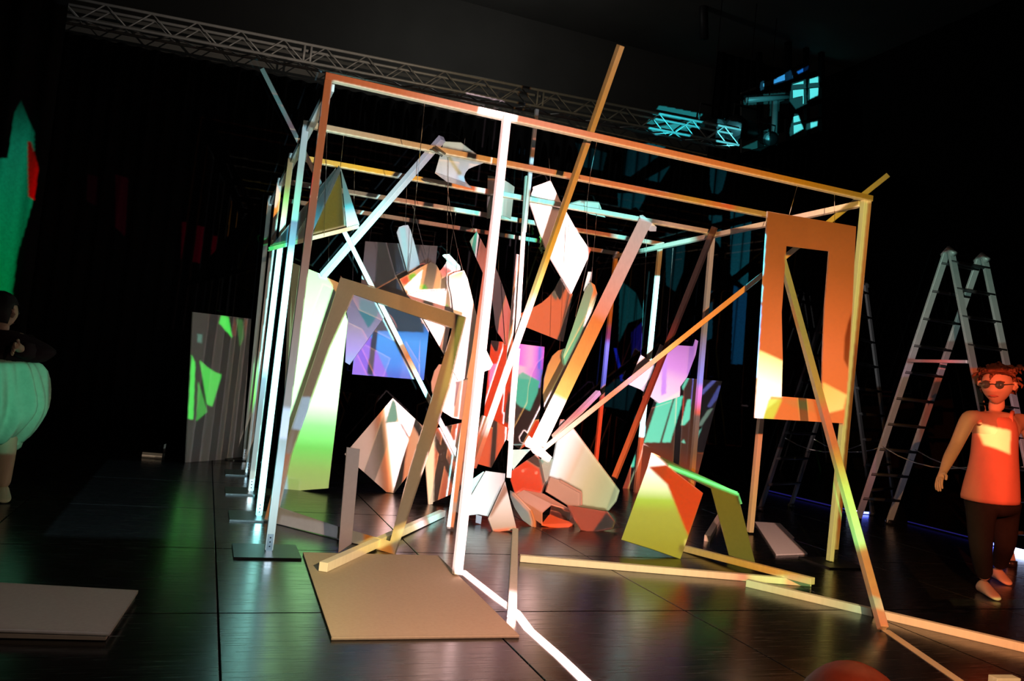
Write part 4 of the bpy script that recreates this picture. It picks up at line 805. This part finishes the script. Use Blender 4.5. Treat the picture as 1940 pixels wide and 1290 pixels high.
# --- orange hanging frame
OPL = PL(P(1530, 600, -.04), 0, 0)
of = ring_board('hanging_board_frame', [(1454, 400), (1535, 414), (1622, 429), (1615, 580), (1606, 720), (1598, 802), (1515, 797), (1430, 792), (1438, 660), (1446, 530)], [(1490, 466), (1530, 471), (1571, 476), (1563, 576), (1559, 665), (1557, 758), (1520, 754), (1481, 751), (1483, 680), (1481, 592)], OPL, .012, 'board',
      A=stops(0, BK, .5, c(40, 20, 8), .8, c(120, 62, 30), 1, c(140, 76, 40)), B=stops(0, c(146, 76, 32), .25, c(172, 88, 42), .5, c(220, 108, 58), .65, c(232, 112, 64), 1, c(222, 104, 56)), axis=((1540, 410), (1520, 800)),
      pa=[([(1438, 663), (1484, 684), (1481, 752), (1460, 750), (1444, 795), (1430, 793)], [(0, c(210, 190, 110)), (.3, c(240, 240, 190, 1.2)), (1, WHITE)], ((1470, 670), (1436, 790))), ([(1559, 724), (1604, 748), (1598, 775), (1560, 785), (1557, 757)], [(0, c(200, 180, 90)), (1, c(230, 210, 120))], ((1560, 726), (1590, 790))), ([(1456, 756), (1482, 756), (1465, 794), (1444, 794)], c(110, 200, 70)), ([(1484, 756), (1545, 760), (1580, 790), (1500, 770)], c(90, 80, 40))],
      pb=[([(1607, 610), (1614, 590), (1608, 700), (1598, 680), (1600, 640)], c(120, 40, 14)), ([(1438, 663), (1484, 684), (1481, 752), (1430, 793)], c(250, 190, 110))],
      label='orange rectangular board frame hanging from the front crossbeam at right')
cord(P(1495, 408, -.04), P(1513, 343, 0), of); cord(P(1581, 424, -.04), P(1581, 356, 0), of)

# ================================================================== LADDERS
def ladder(label, A_, B_, C_, h, mt, ca, cb, nr, bar=True):
    D_ = C_ + B_ - A_
    a1 = (A_ + C_) / 2 + UP * h; a2 = (B_ + D_) / 2 + UP * h
    t = empty('step_ladder', (a1 + a2) / 2 - UP * h); tag(t, label, 'ladder')
    dirc = (C_ - A_).normalized(); wd_ = (B_ - A_).normalized()
    for f_, ap, off in ((A_, a1, -1), (B_, a2, -1), (C_, a1, 1), (D_, a2, 1)):
        batten('rail', ap + dirc * .03 * off, f_ + UP * .02, .025, .075, mt, A=ca, B=cb, parent=t, up=wd_)
        tube('foot_cap', [f_, f_ + UP * .05], .04, 'black', t, 8)
    for f1_, f2_, off in ((A_, B_, -1), (C_, D_, 1)):
        for i in range(1, nr + 1):
            q = i / (nr + .35)
            p_, r_ = f1_.lerp(a1 + dirc * .03 * off, q), f2_.lerp(a2 + dirc * .03 * off, q)
            e_ = (r_ - p_).normalized()
            tube('rung', [p_ - e_ * .03, r_ + e_ * .03], .018, 'darkalu', t, 8)
    for ap in (a1, a2): tube('hinge', [ap - dirc * .07 - UP * .02, ap + UP * .04, ap + dirc * .07 - UP * .02], .03, mt, t, 8)
    if bar:
        q = .62
        p_, r_ = A_.lerp(a1, q), C_.lerp(a1, q)
        batten('spreader_bar', p_ - wd_ * .04, r_ - wd_ * .04, .03, .03, 'alu', A=stops(0, c(60, 50, 46), .5, c(60, 60, 60), 1, c(150, 160, 170)), B=stops(0, c(110, 66, 56), .5, c(190, 84, 76), .7, c(220, 110, 110), 1, c(150, 130, 130)), parent=t)
    p_, r_ = B_.lerp(a2, .3), D_.lerp(a2, .3)
    tube('strap', [p_.lerp(r_, k / 6) - UP * (.12 * 4 * (k / 6) * (1 - k / 6)) for k in range(7)], .006, 'alu', t, 5)
    p_, r_ = A_.lerp(a1, .3), C_.lerp(a1, .3)
    tube('strap', [p_.lerp(r_, k / 6) - UP * (.12 * 4 * (k / 6) * (1 - k / 6)) for k in range(7)], .006, 'alu', t, 5)
ladder('tall aluminium step ladder standing behind the walking woman', G(1624, 990), G(1684, 993), G(1917, 1073), 2.8, 'alu', stops(0, c(56, 84, 76), .3, c(70, 84, 80), .5, c(60, 58, 60), 1, c(40, 36, 38)), stops(0, c(60, 66, 58), .3, c(94, 84, 74), .5, c(124, 88, 92), .7, c(130, 84, 76), .9, c(110, 66, 52), 1, c(70, 50, 42)), 10)
ladder('dark step ladder standing further back behind the orange hanging frame', G(1440, 968), G(1498, 962), G(1653, 977), 2.7, 'darkalu', c(12, 12, 13), stops(0, c(60, 58, 58), .4, c(60, 60, 60), .8, c(36, 26, 24), 1, c(30, 16, 14)), 9, False)

# line of blue light on the floor, stood in for by glowing tubes
M['blue'] = mat('blue_floor_glow', (.1, .1, .9), .3, .3, emit=(.12, .16, 1.0), estr=9)
M['bluew'] = mat('bright_blue_floor_glow', (.7, .8, 1), .3, .3, emit=(.55, .65, 1.0), estr=7)
M['bluedim'] = mat('dim_blue_floor_glow', (.1, .1, .5), .3, .3, emit=(.015, .012, .16), estr=.55)
lsb = empty('blue_light_line', G(1700, 990)); tag(lsb, 'thin line of blue light along the floor at the right back', 'light')
def gl(px, py): return G(px, py, .02)
tube('dim_glow', [gl(1450, 928), gl(1600, 964)], .008, 'bluedim', lsb, 8)
tube('bright_glow', [gl(1606, 966), gl(1626, 970)], .014, 'bluew', lsb, 8)
tube('bright_glow', [gl(1634, 971), gl(1650, 972)], .012, 'blue', lsb, 8)
tube('dim_glow', [gl(1720, 988), gl(1870, 1026)], .006, 'bluedim', lsb, 8)
tube('bright_glow', [gl(1880, 1030), gl(1907, 1036)], .012, 'blue', lsb, 8)
tube('bright_glow', [gl(1922, 1044), gl(1990, 1060)], .034, 'bluew', lsb, 8)

# ================================================================== PEOPLE
M['skin'] = mat('skin', (.62, .42, .33), .55, .35, noise=(30, .06))
M['hair'] = mat('auburn_hair', (.16, .06, .035), .6, .3, noise=(50, .4))
M['darkhair'] = mat('dark_hair', (.015, .012, .014), .6, .3, noise=(50, .4))
M['coral'] = mat('coral_cloth', (.75, .3, .23), .85, .1, noise=(14, .08))
M['blackcloth'] = mat('black_cloth', (.02, .02, .022), .9, .1, noise=(30, .2))
M['linen'] = mat('pale_green_linen', (.42, .58, .5), .9, .1, noise=(26, .15), bump=.5)
M['plum'] = mat('dark_plum_cloth', (.03, .018, .026), .9, .1, noise=(26, .3))
M['shoe'] = mat('pale_shoe_leather', (.6, .55, .42), .6, .3)
M['glass'] = mat('sunglass_lens', (.1, .13, .14), .08, .7, metal=.3)
M['lip'] = mat('lips', (.42, .15, .13), .5, .3)

def skin_body(name, verts, edges, radii, mt, parent, sub=2, root=0):
    base = Vector(parent.location)
    me = bpy.data.meshes.new(name); me.from_pydata([Vector(v) - base for v in verts], edges, [])
    o = bpy.data.objects.new(name, me); COL.objects.link(o); o.parent = parent
    md = o.modifiers.new('skin', 'SKIN'); md.use_smooth_shade = True; md.branch_smoothing = .4
    if not me.skin_vertices: me.skin_vertices.new()
    sv = me.skin_vertices[0].data
    for i, r in enumerate(radii):
        sv[i].radius = r if isinstance(r, tuple) else (r, r); sv[i].use_root = (i == root)
    s2 = o.modifiers.new('sub', 'SUBSURF'); s2.levels = sub; s2.render_levels = sub
    me.materials.append(M[mt])
    dg = bpy.context.evaluated_depsgraph_get(); ev = o.evaluated_get(dg)
    m2 = bpy.data.meshes.new_from_object(ev)
    o.modifiers.clear(); o.data = m2
    for p in m2.polygons: p.use_smooth = True
    return o
def loft(name, rings, mt, parent, n=28, close=True, wob=0, solid=.0):
    """rings: centre, half-width vector, half-depth vector"""
    vs, fs = [], []
    for j, (cn, a, b) in enumerate(rings):
        for k in range(n):
            t = 2 * math.pi * k / n
            w_ = 1 + wob * (math.sin(t * 7 + j * .5) + .6 * math.sin(t * 4 - j * .8) + .7 * math.sin(t * 13 + j * .3)) * (j / len(rings))
            vs.append(Vector(cn) + Vector(a) * math.cos(t) * w_ + Vector(b) * math.sin(t) * w_)
    for j in range(len(rings) - 1):
        for k in range(n): fs.append((j * n + k, j * n + (k + 1) % n, (j + 1) * n + (k + 1) % n, (j + 1) * n + k))
    if close: fs += [tuple(range(n)), tuple((len(rings) - 1) * n + k for k in range(n))[::-1]]
    o = link_mesh(name, vs, fs, M[mt], parent, True)
    md = o.modifiers.new('sub', 'SUBSURF'); md.levels = 1; md.render_levels = 1
    return o
class Chain:
    def __init__(s): s.v = []; s.e = []; s.r = []
    def add(s, p, r, prev=None):
        s.v.append(Vector(p)); s.r.append(r)
        if prev is not None: s.e.append((prev, len(s.v) - 1))
        return len(s.v) - 1
def add_hand(ch, wrist, d, side, palmn, scale=1):
    """palm and five curled fingers; d: forearm direction, side: thumb side, palmn: direction fingers curl to"""
    d = d.normalized(); side = (side - d * side.dot(d)).normalized(); palmn = (palmn - d * palmn.dot(d)).normalized()
    s = scale; wp = ch.v[wrist]
    pm = ch.add(wp + d * .045 * s, (.030 * s, .018 * s), wrist)
    pe = ch.add(wp + d * .085 * s, (.032 * s, .016 * s), pm)
    for off, ln in ((.028, .07), (.010, .08), (-.009, .074), (-.027, .058)):
        b = ch.add(wp + d * .088 * s + side * off * s, .0095 * s, pe)
        m_ = ch.add(ch.v[b] + (d * .85 + palmn * .4).normalized() * ln * .5 * s, .0085 * s, b)
        ch.add(ch.v[m_] + (d * .4 + palmn * .9).normalized() * ln * .5 * s, .007 * s, m_)
    t0 = ch.add(wp + d * .04 * s + side * .032 * s, .011 * s, pm)
    t1 = ch.add(ch.v[t0] + (d * .7 + side * .6 + palmn * .2).normalized() * .035 * s, .0095 * s, t0)
    ch.add(ch.v[t1] + (d * .9 + palmn * .4).normalized() * .03 * s, .008 * s, t1)
def head_mesh(name, cen, fwd, up, hgt, mt, parent):
    """head with brow, nose, chin; cen is the middle of the head, hgt its height"""
    fwd = fwd.normalized(); rt = fwd.cross(up).normalized(); u = rt.cross(fwd)
    n, mrow = 24, 20; vs, fs = [], []
    for i in range(mrow + 1):
        ph = math.pi * i / mrow; y = math.cos(ph)            # 1 top .. -1 chin
        rr = math.sin(ph) ** .85
        wdt = .39 * (1 if y > -.1 else 1 - .42 * ((-.1 - y) / .9) ** 1.3)
        dpt = .46 * (1 if y > -.1 else 1 - .22 * ((-.1 - y) / .9))
        for k in range(n):
            a = 2 * math.pi * k / n; cx, cf = math.sin(a), math.cos(a)
            f = cf * dpt * rr
            if cf < 0 and y < -.2: f *= .72
            x = cx * wdt * rr; z = y * .5
            fr_ = max(0, cf) ** 14
            if -.42 < y < .06: f += fr_ * .13 * (1 - abs((y + .24) / .24) ** 1.5 if y > -.42 and abs((y + .24) / .24) < 1 else 0)
            if abs(abs(cx) - .38) < .14 and cf > 0 and abs(y - .05) < .13: f -= .03
            if cf > .8 and abs(y + .5) < .1: f += .02
            vs.append(Vector(cen) + (rt * x + fwd * f + u * z) * hgt)
    for i in range(mrow):
        for k in range(n): fs.append((i * n + k, i * n + (k + 1) % n, (i + 1) * n + (k + 1) % n, (i + 1) * n + k))
    o = link_mesh(name, vs, fs, M[mt], parent, True)
    def at(x, f, z): return Vector(cen) + (rt * x + fwd * f + u * z) * hgt
    return o, at
def ears(at, parent, mt='skin'):
    for sx in (-1, 1):
        tube('ear', [at(sx * .38, -.02, .10), at(sx * .43, -.05, .08), at(sx * .44, -.06, 0), at(sx * .40, -.02, -.1)], [.012, .02, .018, .01], mt, parent, 8)

# --- woman walking at the right
WY = -.82
wo = empty('person', G(1870, 1128)); tag(wo, 'woman in coral sleeveless top, black trousers and glasses walking past the ladder', 'person')
fwd = Vector((-.62, -.75, -.05)).normalized(); wr = Vector((fwd.y, -fwd.x, 0)).normalized() * -1   # viewer right
def wp(px, py, dy=0): return P(px, py, WY + dy)
ch = Chain()
pel = ch.add(wp(1882, 930), (.15, .11))
spi = ch.add(wp(1884, 880), (.125, .095), pel)
che = ch.add(wp(1886, 815, .01), (.15, .105), spi)
ncb = ch.add(wp(1888, 778, .02), (.07, .06), che)
nck = ch.add(wp(1889, 757, .01), .05, ncb)
ch.add(wp(1889, 742, 0), .045, nck)
sl = ch.add(wp(1838, 785, -.05), .058, che); el = ch.add(wp(1812, 842, -.02), .044, sl); fl_ = ch.add(wp(1798, 868, -.06), .041, el); wl = ch.add(wp(1787, 893, -.1), .028, fl_)
add_hand(ch, wl, ch.v[wl] - ch.v[fl_], Vector((-.5, -.9, 0)), Vector((.6, .2, 0)), 1.0)
sr = ch.add(wp(1938, 795, .1), .058, che); er = ch.add(wp(1962, 850, .16), .044, sr); fr_ = ch.add(wp(1966, 885, .08), .04, er); wr_ = ch.add(wp(1966, 912, 0), .028, fr_)
add_hand(ch, wr_, ch.v[wr_] - ch.v[fr_], Vector((-.5, -.9, 0)), Vector((-.6, .2, 0)), 1.0)
hl = ch.add(wp(1858, 960), .095, pel); kl = ch.add(wp(1858, 1040, -.08), .06, hl); al = ch.add(G(1866, 1098, .1), .042, kl)
hr = ch.add(wp(1903, 962, .04), .095, pel); kr = ch.add(wp(1905, 1030, .1), .06, hr); ar = ch.add(G(1892, 1074, .10), .042, kr)
skin_body('body', ch.v, ch.e, ch.r, 'skin', wo, 2, pel)
hc = wp(1889, 731, -.03)
hfwd = Vector((-1.0, -.5, -.1))
hd, at = head_mesh('head', hc, hfwd, Vector((-.08, 0, 1)), .25, 'skin', wo); ears(at, hd)
for sx in (-1, 1):
    tube('lens', [at(sx * .17, .475, .045), at(sx * .17, .50, .045)], .027, 'glass', hd, 14)
    tube('eyebrow', [at(sx * .07, .455, .13), at(sx * .18, .45, .15), at(sx * .27, .40, .12)], .004, 'hair', hd, 6)
    tube('glasses_temple', [at(sx * .28, .46, .06), at(sx * .41, .1, .07), at(sx * .42, -.05, .06)], .003, 'black', hd, 6)
tube('glasses_bridge', [at(-.07, .50, .06), at(0, .53, .07), at(.07, .50, .06)], .003, 'black', hd, 6)
tube('mouth', [at(-.12, .395, -.27), at(-.04, .435, -.265), at(.04, .435, -.265), at(.12, .395, -.27)], [.003, .007, .007, .003], 'lip', hd, 8)
# hair: tousled, gathered up
hv, hf = [], []
for i in range(13):
    ph = math.pi * .62 * i / 12
    for k in range(24):
        a = 2 * math.pi * k / 24; back = -math.cos(a)
        zz = math.cos(ph); rr = math.sin(ph)
        if back < .1: zz = max(zz, .42 + .2 * (-back)); rr = min(rr, .93)
        w_ = 1.13 + .07 * math.sin(a * 5 + i) + .05 * math.sin(a * 9 - i * 2)
        hv.append(at(math.sin(a) * .41 * rr * w_, math.cos(a) * .47 * rr * w_ - .03, zz * .54 * w_))
for i in range(12):
    for k in range(24): hf.append((i * 24 + k, i * 24 + (k + 1) % 24, (i + 1) * 24 + (k + 1) % 24, (i + 1) * 24 + k))
hr_o = link_mesh('hair', hv, hf, M['hair'], wo, True)
for i in range(90):
    a = random.uniform(0, 6.28); q = at(math.sin(a) * .42, -.16 + math.cos(a) * .40, .36 + random.uniform(-.3, .2) * (1 if math.cos(a) < .2 else .25))
    d = Vector((random.uniform(-1, 1), random.uniform(-1, 1), random.uniform(-.2, 1))).normalized()
    tube('curl', [q, q + d * .03, q + d * .05 + Vector((random.uniform(-.02, .02), 0, -.012)), q + d * .055 - UP * .03], [.009, .012, .010, .003], 'hair', hr_o, 6)
# coral top
V3 = Vector
sd = (ch.v[sr] - ch.v[sl]).normalized(); dp_ = Vector((-sd.y, sd.x, 0)).normalized()
loft('tank_top', [(wp(1888, 786), sd * .13, dp_ * .085), (wp(1887, 795), sd * .165, dp_ * .115), (wp(1886, 815), sd * .172, dp_ * .135), (wp(1884, 845), sd * .172, dp_ * .135), (wp(1883, 880), sd * .186, dp_ * .145), (wp(1878, 915), sd * .212, dp_ * .165), (wp(1875, 945), sd * .228, dp_ * .175), (wp(1875, 953), sd * .227, dp_ * .174)], 'coral', wo, wob=.03)
for px0 in ((1850, 1856), (1918, 1915)):
    tube('shoulder_strap', [wp(px0[0], 788, .05), wp(px0[0], 781, -.01), wp(px0[1], 788, -.07), wp(px0[1], 803, -.10)], .015, 'coral', wo, 8)
# trousers
tch = Chain()
a0 = tch.add(ch.v[pel] + UP * .0, (.165, .125)); 
for (h_, k_, a_) in ((hl, kl, al), (hr, kr, ar)):
    i1 = tch.add(ch.v[h_], .108, a0); i2 = tch.add(ch.v[k_], .075, i1); tch.add(ch.v[a_].lerp(ch.v[k_], .08), .056, i2)
skin_body('trousers', tch.v, tch.e, tch.r, 'blackcloth', wo, 2)
def shoe(ank, d, parent, mt='shoe'):
    d = Vector((d.x, d.y, 0)).normalized(); s = Vector((-d.y, d.x, 0)); g_ = Vector((ank.x, ank.y, 0))
    rows = [(-.07, .03, .05), (-.05, .036, .09), (0, .04, .1), (.06, .042, .07), (.12, .046, .05), (.17, .04, .035), (.195, .02, .022)]
    loft('shoe', [(g_ + d * a + UP * (h_ / 2 + .002), s * w_, UP * h_ / 2) for a, w_, h_ in rows], mt, parent, 14)
shoe(ch.v[al], Vector((-.45, -.9, 0)), wo); shoe(ch.v[ar], Vector((-.5, -.85, 0)), wo)
PB.paint([wp(1760, 660), wp(1960, 660), wp(1990, 1140), wp(1760, 1140)], [(0, c(130, 88, 50)), (.28, c(128, 86, 50)), (.42, c(150, 70, 46)), (.62, c(200, 84, 56)), (1, c(205, 92, 60))], .45, axis=(wp(1790, 900), wp(1945, 900)), grow=0, cosf=.8)  # her shaded left and lit right sides are painted into the slide
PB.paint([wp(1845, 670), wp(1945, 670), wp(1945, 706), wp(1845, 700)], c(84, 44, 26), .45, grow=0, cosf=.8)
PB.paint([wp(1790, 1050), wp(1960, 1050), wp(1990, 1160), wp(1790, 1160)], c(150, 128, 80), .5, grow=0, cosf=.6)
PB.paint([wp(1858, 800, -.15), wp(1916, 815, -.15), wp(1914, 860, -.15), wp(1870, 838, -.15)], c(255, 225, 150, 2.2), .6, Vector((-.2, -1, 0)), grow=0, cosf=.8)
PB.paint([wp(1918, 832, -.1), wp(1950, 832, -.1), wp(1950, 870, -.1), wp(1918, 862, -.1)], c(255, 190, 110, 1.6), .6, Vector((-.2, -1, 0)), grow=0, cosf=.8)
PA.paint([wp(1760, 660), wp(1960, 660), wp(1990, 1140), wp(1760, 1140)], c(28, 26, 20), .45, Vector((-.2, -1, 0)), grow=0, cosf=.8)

# --- person at the left edge
LY = 1.4
lp = empty('person', G(-20, 945)); tag(lp, 'person at left edge in dark jacket and baggy green trousers', 'person')
def lq(px, py, dy=0): return P(px, py, LY + dy)
ch = Chain()
pel = ch.add(lq(-8, 742), (.16, .12)); spi = ch.add(lq(-6, 702), (.14, .11), pel); che = ch.add(lq(0, 655, -.02), (.15, .11), spi)
ncb = ch.add(lq(2, 630, -.02), (.07, .06), che); nk = ch.add(lq(4, 616, -.03), .05, ncb); ch.add(lq(4, 606, -.03), .045, nk)
lsl = []
for px_, dy in ((-48, .05), (48, -.05)):
    s_ = ch.add(lq(px_ if px_ < 0 else 38, 640, dy), .058, che); e_ = ch.add(lq(px_ - 14 if px_ < 0 else 72, 672, dy + .1), .046, s_); w_ = ch.add(lq(px_ + 10 if px_ < 0 else 36, 660, dy - .25), .03, e_)
    lsl.append(([ch.v[s_], ch.v[e_], ch.v[w_]], [(0, 1), (1, 2)], [.085, .075, .062]))
    add_hand(ch, w_, ch.v[w_] - ch.v[e_], Vector((0, -.6, .8)), Vector((.2, .5, -.3)))
for px_, dy in ((-38, .04), (12, -.03)):
    h_ = ch.add(lq(px_, 765, dy), .1, pel); k_ = ch.add(lq(px_ + 2, 848, dy - .03), .062, h_); a_ = ch.add(lq(px_ - 6, 925, dy), .042, k_)
    shoe(Vector((ch.v[a_].x, ch.v[a_].y, 0)), Vector((.25, -.9, 0)), lp)
skin_body('body', ch.v, ch.e, ch.r, 'skin', lp, 2, pel)
hd2, at2 = head_mesh('head', lq(2, 592, -.04), Vector((.5, .85, 0)), UP, .235, 'skin', lp); ears(at2, hd2)
for sx in (-1, 1):
    tube('eye', [at2(sx * .16, .41, .04), at2(sx * .16, .44, .04)], .014, 'glass', hd2, 10)
tube('mouth', [at2(-.11, .395, -.27), at2(0, .435, -.265), at2(.11, .395, -.27)], [.003, .006, .003], 'lip', hd2, 8)
hv = []
for i in range(13):
    ph = math.pi * .66 * i / 12
    for k in range(24):
        a = 2 * math.pi * k / 24; back = -math.cos(a); zz = math.cos(ph); rr = math.sin(ph)
        if back < .1: zz = max(zz, .42); rr = min(rr, .93)
        w_ = 1.13 + .04 * math.sin(a * 5 + i)
        hv.append(at2(math.sin(a) * .41 * rr * w_, math.cos(a) * .47 * rr * w_ - .03, zz * .54 * w_))
link_mesh('hair', hv, hf, M['darkhair'], lp, True)
sx_ = Vector((.97, -.2, 0)); sy_ = Vector((.2, .97, 0))
for sg in lsl: skin_body('sleeve', *sg, 'plum', lp, 1)
loft('jacket', [(lq(2, 622), sx_ * .09, sy_ * .09), (lq(2, 634), sx_ * .22, sy_ * .14), (lq(8, 648), sx_ * .31, sy_ * .18), (lq(14, 660), sx_ * .33, sy_ * .2), (lq(8, 672), sx_ * .28, sy_ * .21), (lq(4, 684), sx_ * .25, sy_ * .2)], 'plum', lp, wob=.05)
def folds(name, rings, mt, parent):
    o = loft(name, rings, mt, parent, 72, True, .0); n_ = 72; me = o.data
    for v in me.vertices:
        r_, k_ = divmod(v.index, n_); t_ = 2 * math.pi * k_ / n_; q = r_ / (len(rings) - 1)
        amp = .012 + .035 * math.sin(math.pi * min(1, q * 1.1))
        d_ = math.sin(t_ * 9 + q * 2.2) * .6 + .5 * math.sin(t_ * 17 - q * 3) + .4 * math.sin(t_ * 5 + q * 7)
        v.co += Vector((math.cos(t_), math.sin(t_), 0)) * amp * d_ - UP * (.05 * q * max(0, math.sin(t_ * 6 + 1)))
    return o
folds('baggy_trousers', [(lq(0, 672), sx_ * .22, sy_ * .18), (lq(6, 690), sx_ * .25, sy_ * .2), (lq(6, 725), sx_ * .265, sy_ * .21), (lq(8, 760), sx_ * .275, sy_ * .21), (lq(4, 785), sx_ * .25, sy_ * .2), (lq(-8, 812), sx_ * .22, sy_ * .19), (lq(-14, 832), sx_ * .16, sy_ * .14)], 'linen', lp)
for px_ in (-38, 12):
    loft('trouser_cuff', [(lq(px_, 820), sx_ * .1, sy_ * .1), (lq(px_ + 1, 838), sx_ * .105, sy_ * .1), (lq(px_ - 2, 855), sx_ * .085, sy_ * .085)], 'linen', lp, 16)
PA.paint([lq(-120, 688, -.2), lq(92, 688, -.2), lq(92, 860, -.2), lq(-120, 860, -.2)], [(0, c(38, 100, 78)), (.6, c(40, 100, 78)), (1, c(26, 68, 54))], .5, Vector((-.1, -1, 0)), axis=(lq(0, 675), lq(0, 855)), grow=0, cosf=.75)
PB.paint([lq(-120, 672, -.2), lq(110, 672, -.2), lq(110, 970, -.2), lq(-120, 970, -.2)], c(44, 40, 30), .5, Vector((0, -1, 0)), grow=0, cosf=.75)

# --- head of a seated spectator right in front of the camera
sp = empty('person', V3((.62, -3.72, 0))); tag(sp, 'seated spectator whose head top shows at the bottom edge', 'person')
hcp = CAM + ray(1612, 1408) * 1.38
ch = Chain(); b0 = hcp
pel = ch.add((b0.x - .05, b0.y - .1, .12), (.16, .12)); spi = ch.add((b0.x - .03, b0.y - .08, b0.z - .42), (.14, .11), pel); che = ch.add((b0.x, b0.y - .03, b0.z - .3), (.16, .11), spi)
n1 = ch.add((b0.x, b0.y - .01, b0.z - .17), .055, che); ch.add((b0.x, b0.y, b0.z - .1), .05, n1)
hp_o = []
for sx in (-1, 1):
    s_ = ch.add((b0.x + sx * .18, b0.y - .03, b0.z - .26), .058, che); e_ = ch.add((b0.x + sx * .22, b0.y + .06, b0.z - .42), .045, s_); w_ = ch.add((b0.x + sx * .1, b0.y + .28, b0.z - .42), .03, e_)
    add_hand(ch, w_, ch.v[w_] - ch.v[e_], Vector((-sx * .9, .1, .3)), Vector((-sx * .2, .2, -1)))
    h_ = ch.add((b0.x + sx * .1, b0.y + .0, .11), .09, pel); k_ = ch.add((b0.x + sx * .2, b0.y + .38, .28), .06, h_); a_ = ch.add((b0.x + sx * .14, b0.y + .52, .07), .04, k_)
    shoe(ch.v[a_], Vector((sx * .2, 1, 0)), sp, 'black')
skin_body('body', ch.v, ch.e, ch.r, 'blackcloth', sp, 2, pel)
hd3, at3 = head_mesh('head', b0, Vector((.35, .93, -.1)), UP, .23, 'skin', sp); ears(at3, hd3)
hv = []
for i in range(13):
    ph = math.pi * .62 * i / 12
    for k in range(24):
        a = 2 * math.pi * k / 24; back = -math.cos(a); zz = math.cos(ph); rr = math.sin(ph)
        if back < .1: zz = max(zz, .42); rr = min(rr, .93)
        hv.append(at3(math.sin(a) * .41 * rr * 1.1, math.cos(a) * .47 * rr * 1.1 - .02, zz * .54 * 1.08))
link_mesh('hair', hv, hf, M['hair'], sp, True)

PB.paint([b0 + CR * a + CU * b for a, b in ((-.16, -.2), (.16, -.2), (.16, .2), (-.16, .2))], c(104, 46, 26), .22, cosf=.6, grow=0)
PA.finish(); PB.finish()
